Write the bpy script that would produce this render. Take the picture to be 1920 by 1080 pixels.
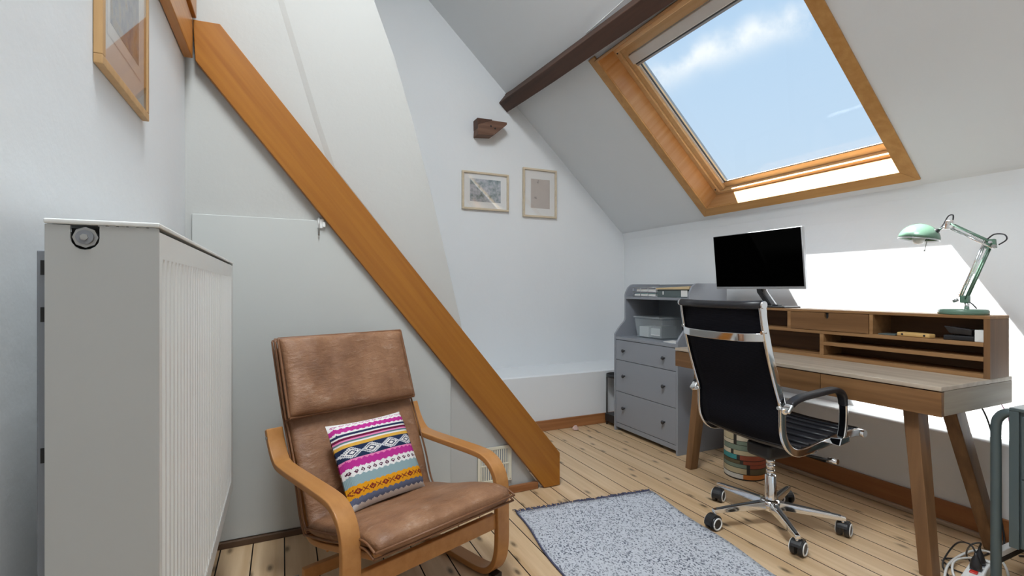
import bpy, bmesh, math, random
from mathutils import Vector, Matrix
random.seed(7)
for o in list(bpy.data.objects): bpy.data.objects.remove(o, do_unlink=True)
scene = bpy.context.scene
C = scene.collection
PI = math.pi

# ------------------------------------------------------------------ camera
CAM_H, FPX, YAW, CY = 1.15, 920.0, math.radians(25.05), 542.0
cd = bpy.data.cameras.new('camera'); cam = bpy.data.objects.new('camera', cd); C.objects.link(cam)
cam.location = (0, 0, CAM_H); cam.rotation_euler = (PI/2, 0, -YAW)
cd.sensor_width = 36; cd.lens = FPX/1920*36; cd.shift_y = (CY-540)/1920; cd.clip_start = .02
scene.camera = cam

# ------------------------------------------------------------------ light and exposure
scene.view_settings.view_transform = 'Standard'; scene.view_settings.look = 'None'
scene.view_settings.gamma = 1; scene.view_settings.use_curve_mapping = False
scene.view_settings.exposure = 0.57
SUN_DIR = Vector((1, -1.47, -3.35)).normalized()
sd = bpy.data.lights.new('sun', 'SUN'); sd.energy = 22; sd.angle = .0093; sd.color = (1, .985, .965)
sun = bpy.data.objects.new('sun', sd); C.objects.link(sun); sun.location = (0, 4, 9)
sun.rotation_euler = SUN_DIR.to_track_quat('-Z', 'Y').to_euler()

# fill: area light added below the unseen ridge rooflight to brighten the room
ad = bpy.data.lights.new('rooflight_fill', 'AREA'); ad.shape = 'RECTANGLE'; ad.size = .60; ad.size_y = 1.30; ad.energy = 68; ad.color = (.90,.96,1.0)
rl = bpy.data.objects.new('rooflight_fill', ad); C.objects.link(rl); rl.location = (.10, .70, 4.155)

def NT(m): m.use_nodes = True; nt = m.node_tree; nt.nodes.clear(); return nt
class G:
    """small node graph helper"""
    def __init__(s, nt): s.nt = nt
    def n(s, t, **k):
        nd = s.nt.nodes.new(t)
        for a, b in k.items(): setattr(nd, a, b)
        return nd
    def put(s, sock, v):
        if isinstance(v, bpy.types.NodeSocket): s.nt.links.new(v, sock)
        elif v is not None: sock.default_value = v
    def m(s, op, a, b=None, c=None, clamp=False):
        nd = s.n('ShaderNodeMath', operation=op, use_clamp=clamp)
        for i, v in enumerate((a, b, c)): s.put(nd.inputs[i], v)
        return nd.outputs[0]
    def mix(s, f, a, b, blend='MIX'):
        nd = s.n('ShaderNodeMix', data_type='RGBA', blend_type=blend)
        s.put(nd.inputs[0], f)
        s.put(nd.inputs[6], a if isinstance(a, bpy.types.NodeSocket) else (*a, 1)); s.put(nd.inputs[7], b if isinstance(b, bpy.types.NodeSocket) else (*b, 1))
        return nd.outputs[2]
    def ramp(s, f, stops, interp='LINEAR'):
        nd = s.n('ShaderNodeValToRGB'); r = nd.color_ramp; r.interpolation = interp
        while len(r.elements) < len(stops): r.elements.new(1)
        for e, (p, c) in zip(r.elements, stops): e.position = p; e.color = (*c, 1) if len(c) == 3 else c
        s.put(nd.inputs[0], f); return nd.outputs[0]
    def noise(s, vec, scale, detail=3, rough=.5, out=0):
        nd = s.n('ShaderNodeTexNoise'); s.put(nd.inputs['Vector'], vec); nd.inputs['Scale'].default_value = scale
        nd.inputs['Detail'].default_value = detail; nd.inputs['Roughness'].default_value = rough; return nd.outputs[out]
    def mapping(s, vec, scale=(1,1,1), rot=(0,0,0), loc=(0,0,0)):
        nd = s.n('ShaderNodeMapping'); s.put(nd.inputs[0], vec); s.put(nd.inputs[1], loc); s.put(nd.inputs[2], rot); s.put(nd.inputs[3], scale); return nd.outputs[0]

# world: pale blue summer sky with a thin streak of cirrus
w = bpy.data.worlds.new('sky'); scene.world = w; g = G(NT(w))
def pixdir(u, v):
    F = Vector((math.sin(YAW), math.cos(YAW), 0)); R = Vector((math.cos(YAW), -math.sin(YAW), 0))
    return (F + R*(u-960)/FPX + Vector((0,0,(CY-v)/FPX))).normalized()
tc = g.n('ShaderNodeTexCoord').outputs['Generated']
c1, c2 = pixdir(1290, 128), pixdir(1540, 25); cn = c1.cross(c2).normalized()
dot = g.n('ShaderNodeVectorMath', operation='DOT_PRODUCT'); g.put(dot.inputs[0], tc); dot.inputs[1].default_value = cn
warp = g.noise(g.mapping(tc, (3,3,3)), 3.0, 4, .6)
dist = g.m('ADD', dot.outputs['Value'], g.m('MULTIPLY', g.m('SUBTRACT', warp, .5), .07))
band = g.m('POWER', 2.718, g.m('MULTIPLY', g.m('POWER', g.m('DIVIDE', g.m('ABSOLUTE', dist), .022), 2), -1))
wisp = g.noise(tc, 9.0, 6, .65)
cloud = g.m('MULTIPLY', band, g.ramp(wisp, [(.36,(0,0,0)),(.66,(1,1,1))]), clamp=True)
veil = g.m('MULTIPLY', g.ramp(g.noise(tc, 2.3, 5, .6), [(.5,(0,0,0)),(.85,(1,1,1))]), .35)
cloud = g.m('MAXIMUM', cloud, veil)
sep = g.n('ShaderNodeSeparateXYZ'); g.put(sep.inputs[0], tc)
blue = g.ramp(sep.outputs['Z'], [(0,(.62,.70,.76)),(.25,(.50,.64,.80)),(.6,(.40,.575,.79)),(1,(.28,.46,.72))])
col = g.mix(cloud, blue, (.86,.89,.92))
bg = g.n('ShaderNodeBackground'); g.put(bg.inputs[0], col); bg.inputs[1].default_value = 0.8
out = g.n('ShaderNodeOutputWorld'); g.nt.links.new(bg.outputs[0], out.inputs[0])

# ------------------------------------------------------------------ materials
MATS = {}
def base(name):
    m = bpy.data.materials.new(name); gg = G(NT(m)); b = gg.n('ShaderNodeBsdfPrincipled'); o = gg.n('ShaderNodeOutputMaterial')
    gg.nt.links.new(b.outputs[0], o.inputs[0]); MATS[name] = m; return m, gg, b
def objco(g, rnd=True):
    t = g.n('ShaderNodeTexCoord').outputs['Object']
    if not rnd: return t
    r = g.n('ShaderNodeObjectInfo').outputs['Random']
    nd = g.n('ShaderNodeVectorMath', operation='ADD'); g.put(nd.inputs[0], t)
    cx = g.n('ShaderNodeCombineXYZ'); 
    for i in range(3): g.put(cx.inputs[i], g.m('MULTIPLY', r, 13.7*(i+1)))
    g.put(nd.inputs[1], cx.outputs[0]); return nd.outputs[0]
def bump(g, b, h, strength=.2, dist=.002):
    nd = g.n('ShaderNodeBump'); nd.inputs['Strength'].default_value = strength; nd.inputs['Distance'].default_value = dist
    g.put(nd.inputs['Height'], h); g.put(b.inputs['Normal'], nd.outputs[0])
def plain(name, col, rough=.5, metal=0, var=.06, scale=14, bmp=0, spec=.5, coat=0):
    m, g, b = base(name); v = objco(g)
    n = g.noise(v, scale, 4, .6)
    c = g.mix(n, tuple(max(0, x*(1-var)) for x in col), tuple(x*(1+var) for x in col)); g.put(b.inputs['Base Color'], c)
    b.inputs['Roughness'].default_value = rough; b.inputs['Metallic'].default_value = metal; b.inputs['Specular IOR Level'].default_value = spec
    b.inputs['Coat Weight'].default_value = coat
    if bmp: bump(g, b, g.noise(v, scale*4, 4, .6), bmp)
    return m
def wood(name, ca, cb, axis=1, grain=34, rough=.42, rot=None, knots=0, spec=.4, bands=.5, stretch=.05):
    m, g, b = base(name); v = objco(g)
    if rot: v = g.mapping(v, (1,1,1), rot)
    sc = [1, 1, 1]; sc[axis] = stretch
    vs = g.mapping(v, tuple(sc))
    n1 = g.noise(vs, grain, 6, .65); n2 = g.noise(vs, grain*.22, 3, .5)
    wv = g.m('SINE', g.m('MULTIPLY', n2, 40))
    f = g.m('ADD', g.m('MULTIPLY', n1, .75), g.m('MULTIPLY', g.m('ADD', g.m('MULTIPLY', wv, .5), .5), .25*bands*2), clamp=True)
    c = g.ramp(f, [(.25, ca), (.75, cb)])
    if knots:
        kv = g.mapping(v, tuple(.42 if i == axis else 1.0 for i in range(3)))
        vo = g.n('ShaderNodeTexVoronoi', voronoi_dimensions='2D'); g.put(vo.inputs['Vector'], kv); vo.inputs['Scale'].default_value = 7.0; vo.inputs['Randomness'].default_value = 1
        k = g.ramp(vo.outputs['Distance'], [(.035, (1,1,1)), (.065, (.5,.5,.5)), (.12, (0,0,0))])
        c = g.mix(g.m('MULTIPLY', k, knots), c, tuple(x*.22 for x in ca))
        big = g.noise(v, .9, 2, .5); c = g.mix(g.ramp(big, [(.35,(0,0,0)),(.7,(.35,.35,.35))]), c, tuple(x*.8 for x in ca))
    ri = g.n('ShaderNodeObjectInfo').outputs['Random']
    c = g.mix(g.m('MULTIPLY', ri, .22), c, tuple(x*.8 for x in ca))
    g.put(b.inputs['Base Color'], c); b.inputs['Roughness'].default_value = rough; b.inputs['Specular IOR Level'].default_value = spec
    bump(g, b, n1, .12, .001); return m
def glass(name, tint=(1,1,1), refl=1.5, rough=0.0):
    m = bpy.data.materials.new(name); g = G(NT(m)); MATS[name] = m
    t = g.n('ShaderNodeBsdfTransparent'); t.inputs[0].default_value = (*tint, 1)
    gl = g.n('ShaderNodeBsdfGlossy'); gl.inputs['Roughness'].default_value = rough
    lw = g.n('ShaderNodeLayerWeight'); f0 = ((refl-1)/(refl+1))**2      # Schlick reflection, the same from both sides of the sheet
    mx = g.n('ShaderNodeMixShader'); g.put(mx.inputs[0], g.m('ADD', f0, g.m('MULTIPLY', g.m('POWER', lw.outputs['Facing'], 5), 1-f0))); g.nt.links.new(t.outputs[0], mx.inputs[1]); g.nt.links.new(gl.outputs[0], mx.inputs[2])
    o = g.n('ShaderNodeOutputMaterial'); g.nt.links.new(mx.outputs[0], o.inputs[0]); return m

def plaster(name, col, rough=.75):
    m, g, b = base(name); v = objco(g, False)
    n = g.noise(v, 1.3, 4, .6); n2 = g.noise(v, 9, 4, .6)
    c = g.mix(n, tuple(x*.965 for x in col), tuple(min(.92, x*1.025) for x in col))
    g.put(b.inputs['Base Color'], c); b.inputs['Roughness'].default_value = rough; b.inputs['Specular IOR Level'].default_value = .25
    bump(g, b, g.m('ADD', g.m('MULTIPLY', n2, .7), g.m('MULTIPLY', g.noise(v, 60, 3, .6), .12)), .22, .012); return m
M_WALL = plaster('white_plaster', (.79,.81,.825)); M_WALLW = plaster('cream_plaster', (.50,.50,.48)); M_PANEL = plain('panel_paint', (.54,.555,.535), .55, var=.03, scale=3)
M_CEIL = plaster('ceiling_plaster', (.79,.81,.825))
M_PLANK = wood('pine_plank', (.56,.365,.195), (.80,.60,.39), 1, 26, .38, knots=.95, bands=.4)
M_GAP = plain('floor_gap_shadow', (.012,.008,.005), .9)
M_SKIRT = wood('brown_skirting', (.30,.115,.04), (.47,.20,.072), 1, 30, .45)
M_SKIRTX = wood('brown_skirting_x', (.26,.10,.035), (.44,.19,.07), 0, 30, .45)
M_DARKSTRIP = plain('dark_brown_strip', (.10,.055,.03), .6)
M_QUARTER = plain('greyed_beading', (.40,.29,.20), .6)
BANG = math.atan2(2.115, 1.70)
M_BEAM = wood('amber_varnished_beam', (.29,.10,.010), (.42,.17,.022), 0, 40, .34, rot=(0, -BANG, 0), bands=.25, stretch=.035)
M_BEAMY = wood('amber_varnished_joist', (.44,.17,.03), (.62,.28,.07), 1, 40, .3, bands=.25)
M_DARKBEAM = wood('dark_brown_beam', (.045,.022,.014), (.105,.05,.032), 1, 22, .6)
M_STUB = wood('weathered_stub', (.10,.05,.032), (.21,.115,.075), 0, 26, .7)
M_TRIM = wood('pine_trim', (.46,.22,.06), (.62,.34,.12), 1, 26, .4, bands=.3)
M_TRIMS = wood('pine_trim_slope', (.46,.22,.06), (.62,.34,.12), 0, 26, .4, rot=(0, math.atan(.93), 0), bands=.3)
M_SASH = wood('pine_sash', (.66,.43,.21), (.78,.56,.31), 1, 30, .35, bands=.25)
M_LINING = wood('varnished_lining', (.47,.23,.08), (.64,.37,.17), 1, 26, .27, bands=.4)
M_LININGS = wood('varnished_lining_slope', (.47,.22,.07), (.63,.36,.16), 0, 26, .27, rot=(0, math.atan(.93), 0), bands=.4)
M_CLAD = plain('grey_cladding', (.30,.32,.34), .4, .5); M_BLIND = plain('blind_cassette', (.68,.70,.71), .4); M_GASKET = plain('dark_gasket', (.06,.065,.07), .5); M_WHITEBAR = plain('white_bar', (.82,.83,.84), .35)
M_PANE = glass('window_pane', (.97,.985,.985), 1.22); M_PICGLASS = glass('picture_glass', (1,1,1), 1.55)
M_RAD = plain('radiator_enamel', (.80,.81,.79), .32, var=.02, scale=4); M_RADSHADE = plain('radiator_enamel_shaded', (.48,.485,.47), .4, var=.03, scale=4)  # second enamel is darkened, the shade on the radiator ends put into its colour
M_DARK = plain('dark_void', (.02,.02,.02), .8); M_STEEL = plain('dull_steel', (.42,.42,.41), .4, .8); M_CHROME = plain('chrome', (.86,.87,.88), .09, 1.0, var=.02)
M_BLACKPL = plain('black_plastic', (.018,.018,.02), .4); M_BLACKM = plain('black_metal', (.02,.02,.022), .45)
M_GREY = plain('grey_lacquer', (.27,.285,.315), .42, var=.025, scale=3); M_GREYIN = plain('grey_back_panel', (.24,.255,.28), .5, var=.03)
M_KNOB = plain('dark_knob', (.06,.06,.065), .3, .6)
M_OAK = wood('oak_y', (.15,.070,.026), (.28,.145,.060), 1, 34, .42, bands=.5); M_OAKZ = wood('oak_z', (.14,.068,.028), (.25,.13,.056), 2, 34, .45, bands=.5); M_OAKX = wood('oak_x', (.25,.20,.15), (.38,.325,.255), 0, 34, .5, bands=.5)
M_OAKGLARE = wood('oak_top_glare', (.40,.315,.235), (.58,.49,.39), 1, 30, .36, bands=.6)  # desktop oak lightened and greyed, window glare put into the colour
M_OAKIN = wood('oak_inside', (.10,.045,.018), (.18,.09,.038), 1, 34, .5); M_OAKEDGE = wood('oak_edge', (.24,.12,.046), (.38,.21,.092), 1, 34, .45)
M_MESHB = None
M_LEATHERB = plain('black_leather', (.022,.022,.026), .36, var=.2, scale=30, bmp=.15)
M_SAGE = plain('sage_lacquer', (.12,.215,.155), .25, var=.03, coat=.3); M_SCREEN = plain('black_screen', (.0008,.0008,.0008), .9, spec=0, var=0); M_ALU = plain('silver_plastic', (.50,.51,.53), .35, .6)
M_LOCKER = plain('slate_metal', (.088,.118,.122), .35, .15, var=.04); M_WHITEP = plain('white_plastic', (.80,.80,.78), .35); M_CREAMP = plain('cream_plastic', (.72,.68,.55), .45)
M_RED = plain('red_switch', (.55,.03,.02), .3); M_PINK = plain('pink_cable', (.55,.25,.38), .5); M_PAPER = plain('paper', (.80,.79,.76), .8); M_MAT = plain('mat_card', (.78,.77,.75), .8, var=.01)
M_FRAMEP = wood('pale_frame', (.60,.50,.36), (.76,.66,.50), 0, 30, .5, bands=.2); M_FRAMEO = wood('oak_frame', (.50,.29,.12), (.66,.42,.20), 2, 30, .45, bands=.2)
M_LAM = wood('bent_birch', (.42,.185,.055), (.58,.285,.10), 1, 30, .3, bands=.2)
M_KRAFT = plain('kraft_card', (.62,.47,.27), .7); M_BINDER = plain('grey_green_binder', (.10,.13,.13), .5); M_TEAL = plain('teal_card', (.35,.52,.50), .6); M_BAMBOO = plain('bamboo', (.66,.42,.16), .45)
M_BOX = None

def m_mesh():
    m, g, b = base('black_mesh_fabric'); v = objco(g, False)
    n = g.n('ShaderNodeTexWave'); n.bands_direction = 'Z'; g.put(n.inputs['Vector'], v); n.inputs['Scale'].default_value = 55
    g.put(b.inputs['Base Color'], g.mix(n.outputs['Fac'], (.004,.004,.006), (.011,.011,.015))); b.inputs['Roughness'].default_value = .8; b.inputs['Specular IOR Level'].default_value = .08; bump(g, b, n.outputs['Fac'], .3, .001); return m
M_MESHB = m_mesh()
def m_leather():
    m, g, b = base('tan_leather'); v = objco(g, False)
    n1 = g.noise(v, 5, 5, .6); n2 = g.noise(v, 42, 5, .7); n3 = g.noise(g.mapping(v, (1,1.6,2.6), (.4,.5,.3)), 11, 6, .72)
    c = g.ramp(n1, [(.3,(.16,.072,.035)),(.52,(.30,.150,.076)),(.72,(.40,.222,.126))])
    c = g.mix(g.ramp(n3, [(.58,(0,0,0)),(.74,(.7,.7,.7))]), c, (.52,.36,.26)); c = g.mix(g.ramp(n2, [(.35,(.45,.45,.45)),(.6,(0,0,0))]), c, (.21,.095,.045))
    g.put(b.inputs['Base Color'], c); g.put(b.inputs['Roughness'], g.ramp(n1, [(.3,(.36,)*3),(.7,(.5,)*3)]))
    bump(g, b, g.m('ADD', g.m('MULTIPLY', n2, .25), n3), .6, .012); return m
M_LEATHER = m_leather(); M_PIPING = plain('leather_piping', (.20,.088,.038), .5, var=.15, scale=30)
def m_box():
    m, g, b = base('clear_box_plastic'); b.inputs['Base Color'].default_value = (.78,.83,.85,1); b.inputs['Roughness'].default_value = .18
    t = g.n('ShaderNodeBsdfTransparent'); t.inputs[0].default_value = (.8,.84,.86,1); mx = g.n('ShaderNodeMixShader'); mx.inputs[0].default_value = .26
    o = [n for n in g.nt.nodes if n.type == 'OUTPUT_MATERIAL'][0]
    g.nt.links.new(t.outputs[0], mx.inputs[1]); g.nt.links.new(b.outputs[0], mx.inputs[2]); g.nt.links.new(mx.outputs[0], o.inputs[0]); return m
M_BOX = m_box()
def m_rug():
    m, g, b = base('woven_rug'); v = objco(g, False)
    vo = g.n('ShaderNodeTexVoronoi'); g.put(vo.inputs['Vector'], g.mapping(v, (1,.62,1))); vo.inputs['Scale'].default_value = 210
    sc = g.n('ShaderNodeSeparateColor'); g.put(sc.inputs[0], vo.outputs['Color'])
    f = g.ramp(sc.outputs[0], [(.0,(.10,.11,.15)),(.17,(.15,.16,.20)),(.30,(.50,.52,.57)),(.7,(.64,.66,.71)),(1,(.54,.56,.61))])
    c = g.mix(g.ramp(g.noise(v, 4, 3), [(.35,(0,0,0)),(.7,(.3,.3,.3))]), f, (.58,.60,.64))
    g.put(b.inputs['Base Color'], c); b.inputs['Roughness'].default_value = .95; b.inputs['Specular IOR Level'].default_value = .1; bump(g, b, vo.outputs['Distance'], .6, .004); return m
M_RUG = m_rug(); M_FRINGE = plain('navy_fringe', (.075,.08,.14), .9, var=.5, scale=60)

def m_pillow():
    m, g, b = base('fair_isle_knit'); uv = g.n('ShaderNodeUVMap').outputs[0]; sp = g.n('ShaderNodeSeparateXYZ'); g.put(sp.inputs[0], uv); U, V = sp.outputs[0], sp.outputs[1]
    U = g.m('DIVIDE', g.m('FLOOR', g.m('MULTIPLY', U, 110)), 110); V = g.m('DIVIDE', g.m('FLOOR', g.m('MULTIPLY', V, 110)), 110)
    def tri(f, ph=0): return g.m('ABSOLUTE', g.m('SUBTRACT', g.m('FRACT', g.m('ADD', g.m('MULTIPLY', U, f), ph)), .5))   # 0..0.5
    W=(.80,.78,.76); MG=(.50,.035,.27); NV=(.022,.035,.085); PK=(.80,.24,.46); TE=(.10,.21,.22); YE=(.75,.42,.07); BL=(.27,.38,.40); OR=(.76,.33,.015); SL=(.13,.15,.23); DK=(.16,.01,.05)
    stops = [(0,W),(.05,SL),(.115,OR),(.245,BL),(.345,W),(.43,MG),(.51,PK),(.53,NV),(.665,YE),(.705,W),(.715,TE),(.735,PK),(.76,DK),(.785,W),(.80,NV),(.825,W),(.855,MG),(.91,W)]
    Vw = g.m('ADD', V, g.m('MULTIPLY', g.m('SUBTRACT', tri(14), .25), .035))
    edge = g.ramp(V, [(0,(1,)*3),(.52,(0,)*3),(.83,(1,)*3)], 'CONSTANT')
    Vs = g.m('ADD', g.m('MULTIPLY', Vw, edge), g.m('MULTIPLY', V, g.m('SUBTRACT', 1, edge)))
    c = g.ramp(Vs, stops, 'CONSTANT')
    def band(vc, hh, f, th, col, c, ring=None):
        d = g.m('ADD', g.m('MULTIPLY', tri(f), 2), g.m('DIVIDE', g.m('ABSOLUTE', g.m('SUBTRACT', V, vc)), hh))
        k = g.m('LESS_THAN', d, th)
        if ring is not None: k = g.m('MULTIPLY', k, g.m('GREATER_THAN', d, ring))
        k = g.m('MULTIPLY', k, g.m('LESS_THAN', g.m('ABSOLUTE', g.m('SUBTRACT', V, vc)), hh))
        return g.mix(k, c, col)
    c = band(.598, .062, 4, .78, W, c, .5); c = band(.598, .062, 4, .3, W, c)
    x = g.m('ABSOLUTE', g.m('SUBTRACT', g.m('MULTIPLY', tri(4, .5), 2), g.m('DIVIDE', g.m('ABSOLUTE', g.m('SUBTRACT', V, .598)), .062)))
    k = g.m('MULTIPLY', g.m('LESS_THAN', x, .13), g.m('LESS_THAN', g.m('ABSOLUTE', g.m('SUBTRACT', V, .598)), .058)); c = g.mix(k, c, (.62,.63,.66))
    c = band(.18, .055, 6, .6, (.22,.03,.02), c, .22); c = band(.18, .05, 6, .12, (.22,.03,.02), c)
    x = g.m('ABSOLUTE', g.m('SUBTRACT', g.m('MULTIPLY', tri(6, .5), 2), g.m('DIVIDE', g.m('ABSOLUTE', g.m('SUBTRACT', V, .18)), .06)))
    k = g.m('MULTIPLY', g.m('LESS_THAN', x, .12), g.m('MULTIPLY', g.m('LESS_THAN', g.m('ABSOLUTE', g.m('SUBTRACT', V, .18)), .03), g.m('LESS_THAN', tri(6, .5), .22))); c = g.mix(k, c, (.25,.05,.02))
    c = band(.388, .03, 13, .75, (.10,.02,.05), c, .25); c = band(.945, .022, 12, .8, (.55,.22,.38), c, .3)
    wv = g.n('ShaderNodeTexWave'); g.put(wv.inputs['Vector'], g.n('ShaderNodeUVMap').outputs[0]); wv.inputs['Scale'].default_value = 34; wv.bands_direction = 'X'
    g.put(b.inputs['Base Color'], c); b.inputs['Roughness'].default_value = .95; b.inputs['Specular IOR Level'].default_value = .1; bump(g, b, wv.outputs['Fac'], .3, .002); return m
M_PILLOW = m_pillow()
def m_print(name, cols, scale, seed):
    m, g, b = base(name); v = g.mapping(objco(g, False), (1,1,1), loc=(seed,seed,seed)); n = g.noise(v, scale, 7, .7)
    g.put(b.inputs['Base Color'], g.ramp(n, cols)); b.inputs['Roughness'].default_value = .8; return m
M_PRINT1 = m_print('etched_landscape', [(.3,(.10,.13,.12)),(.45,(.28,.32,.32)),(.55,(.42,.42,.45)),(.7,(.60,.60,.62))], 22, 1.3)
M_PRINT2 = m_print('beige_drawing', [(.34,(.28,.24,.22)),(.40,(.52,.46,.42)),(.8,(.56,.50,.46))], 14, 4.1)
M_PRINT3 = m_print('blue_brown_painting', [(.3,(.07,.09,.14)),(.45,(.20,.24,.31)),(.55,(.33,.31,.27)),(.65,(.28,.18,.12)),(.8,(.42,.46,.52))], 16, 2.2)

# ------------------------------------------------------------------ mesh helpers
class MB:
    def __init__(s): s.v = []; s.f = []; s.mi = []; s.uv = None; s.sm = set()
    def add(s, vs, fs, mi=0, smooth=False):
        o = len(s.v); s.v += [Vector(p) for p in vs]
        for f in fs:
            if smooth: s.sm.add(len(s.f))
            s.f.append([i+o for i in f]); s.mi.append(mi)
        return s
    def box(s, a, b, mi=0):
        (x0,y0,z0),(x1,y1,z1) = a, b
        x0,x1 = min(x0,x1),max(x0,x1); y0,y1 = min(y0,y1),max(y0,y1); z0,z1 = min(z0,z1),max(z0,z1)
        return s.add([(x0,y0,z0),(x1,y0,z0),(x1,y1,z0),(x0,y1,z0),(x0,y0,z1),(x1,y0,z1),(x1,y1,z1),(x0,y1,z1)],
                     [(0,3,2,1),(4,5,6,7),(0,1,5,4),(1,2,6,5),(2,3,7,6),(3,0,4,7)], mi)
    def hexa(s, p, mi=0): return s.add(p, [(0,3,2,1),(4,5,6,7),(0,1,5,4),(1,2,6,5),(2,3,7,6),(3,0,4,7)], mi)
    def prism(s, poly, d, mi=0):
        """polygon of 3-d points extruded by vector d"""
        n = len(poly); d = Vector(d); a = [Vector(p) for p in poly]
        return s.add(a + [p+d for p in a], [tuple(range(n))[::-1], tuple(range(n, 2*n))] + [(i, (i+1)%n, n+(i+1)%n, n+i) for i in range(n)], mi)
    def loft(s, rings, cap=True, mi=0, smooth=True, closed=True):
        n = len(rings[0]); vs = [p for r in rings for p in r]; fs = []
        for i in range(len(rings)-1):
            for j in range(n if closed else n-1):
                k = (j+1) % n; fs.append((i*n+j, i*n+k, (i+1)*n+k, (i+1)*n+j))
        s.add(vs, fs, mi, smooth)
        if cap and closed:
            o = len(s.v) - len(vs); m = len(rings)-1
            s.f.append([o+i for i in range(n)][::-1]); s.mi.append(mi); s.f.append([o+m*n+i for i in range(n)]); s.mi.append(mi)
        return s
    def tube(s, pts, r, n=8, mi=0, smooth=True):
        pts = [Vector(p) for p in pts]; rs = r if isinstance(r, (list, tuple)) else [r]*len(pts)
        rings = []; up = None
        for i, p in enumerate(pts):
            t = (pts[min(i+1,len(pts)-1)] - pts[max(i-1,0)]).normalized()
            if up is None: up = t.orthogonal().normalized()
            up = (up - t*up.dot(t)); up = up.normalized() if up.length > 1e-6 else t.orthogonal().normalized()
            q = t.cross(up); rings.append([p + (up*math.cos(2*PI*k/n) + q*math.sin(2*PI*k/n))*rs[i] for k in range(n)])
        return s.loft(rings, True, mi, smooth)
    def strip(s, pts, side, wid, th, mi=0, smooth=False):
        """rectangular section swept along pts; side = constant width axis"""
        side = Vector(side).normalized(); pts = [Vector(p) for p in pts]; rings = []
        for i, p in enumerate(pts):
            t = (pts[min(i+1,len(pts)-1)] - pts[max(i-1,0)]).normalized(); nn = t.cross(side).normalized()
            a, b = side*wid/2, nn*th/2; rings.append([p-a-b, p+a-b, p+a+b, p-a+b])
        n = 4; vs = [p for r in rings for p in r]; fs = []
        for i in range(len(rings)-1):
            for j in range(4): k = (j+1)%4; fs.append((i*4+j, i*4+k, (i+1)*4+k, (i+1)*4+j))
        m = len(rings)-1; fs += [(3,2,1,0), (m*4, m*4+1, m*4+2, m*4+3)]
        return s.add(vs, fs, mi, smooth)
    def lathe(s, prof, c=(0,0,0), n=24, axis='Z', mi=0, smooth=True):
        c = Vector(c); rings = []
        for r, h in prof:
            ring = []
            for k in range(n):
                a = 2*PI*k/n; x, y = r*math.cos(a), r*math.sin(a)
                ring.append(c + (Vector((x,y,h)) if axis == 'Z' else Vector((h,x,y)) if axis == 'X' else Vector((y,h,x))))
            rings.append(ring)
        return s.loft(rings, True, mi, smooth)
    def build(s, name, mat, parent=None, bevel=0, seg=2, sub=0, smooth=None, loc=None, local=False):
        me = bpy.data.meshes.new(name)
        if parent is not None and not local: off = Vector(parent_loc(parent))
        elif parent is not None: off = Vector((0,0,0))
        elif loc is not None: off = Vector(loc)
        else:
            xs = [p.x for p in s.v]; ys = [p.y for p in s.v]; zs = [p.z for p in s.v]
            off = Vector(((min(xs)+max(xs))/2, (min(ys)+max(ys))/2, min(zs)))
        me.from_pydata([tuple(p-off) for p in s.v], [], s.f)
        for m in (mat if isinstance(mat, (list, tuple)) else [mat]): me.materials.append(m)
        for i, p in enumerate(me.polygons):
            p.material_index = s.mi[i]; p.use_smooth = (i in s.sm) if smooth is None else smooth
        if s.uv:
            l = me.uv_layers.new(name='UVMap')
            for p in me.polygons:
                for li in p.loop_indices: l.data[li].uv = s.uv[me.loops[li].vertex_index]
        bm = bmesh.new(); bm.from_mesh(me); bmesh.ops.recalc_face_normals(bm, faces=bm.faces); bm.to_mesh(me); bm.free()
        o = bpy.data.objects.new(name, me); C.objects.link(o)
        if parent is not None: o.parent = parent
        else: o.location = off
        if bevel:
            b = o.modifiers.new('bevel', 'BEVEL'); b.width = bevel; b.segments = seg; b.limit_method = 'ANGLE'; b.angle_limit = .6
            me.polygons.foreach_set('use_smooth', [True]*len(me.polygons)); wn = o.modifiers.new('wn', 'WEIGHTED_NORMAL'); wn.keep_sharp = False
        if sub: ss = o.modifiers.new('sub', 'SUBSURF'); ss.levels = sub; ss.render_levels = sub
        return o
def parent_loc(p):
    v = Vector((0,0,0))
    while p is not None: v += p.location; p = p.parent
    return v
def tag(o, label=None, cat=None, group=None, kind=None):
    if label: o['label'] = label
    if cat: o['category'] = cat
    if group: o['group'] = group
    if kind: o['kind'] = kind
    return o
def thing(name, loc, label, cat, group=None, rz=0, kind=None):
    o = bpy.data.objects.new(name, None); C.objects.link(o); o.location = loc; o.rotation_euler = (0,0,rz); o.empty_display_size = .05
    return tag(o, label, cat, group, kind)
def B(a, b): return MB().box(a, b)
def smooth_path(pts, k=6):
    """Catmull-Rom through points"""
    P = [Vector(p) for p in pts]; out = []
    for i in range(len(P)-1):
        p0, p1, p2, p3 = P[max(i-1,0)], P[i], P[i+1], P[min(i+2,len(P)-1)]
        for j in range(k):
            t = j/k; out.append(.5*((2*p1) + (p2-p0)*t + (2*p0-5*p1+4*p2-p3)*t*t + (3*p1-p0-3*p2+p3)*t**3))
    return out + [P[-1]]

# ------------------------------------------------------------------ the room
XL, XR, YC, YB, YREAR = -.385, 3.105, 2.53, 3.98, -2.3      # left wall, right upper wall, chimney wall, back wall, wall behind the camera
XLEDGE, YLEDGE, ZL = 2.95, 3.50, .45
SN = Vector((.93,0,1)).normalized(); SS = Vector((-1,0,.93)).normalized(); P0 = Vector((2.605,0,2.143))
def SL(y, s, o=0):
    """a point on the roof slope: y along the ridge, s up the slope, o outwards"""
    return P0 + SS*s + SN*o + Vector((0,y,0))
def st(name, mb, mat, **k): return tag(mb.build(name, mat, **k), kind='structure')

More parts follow.
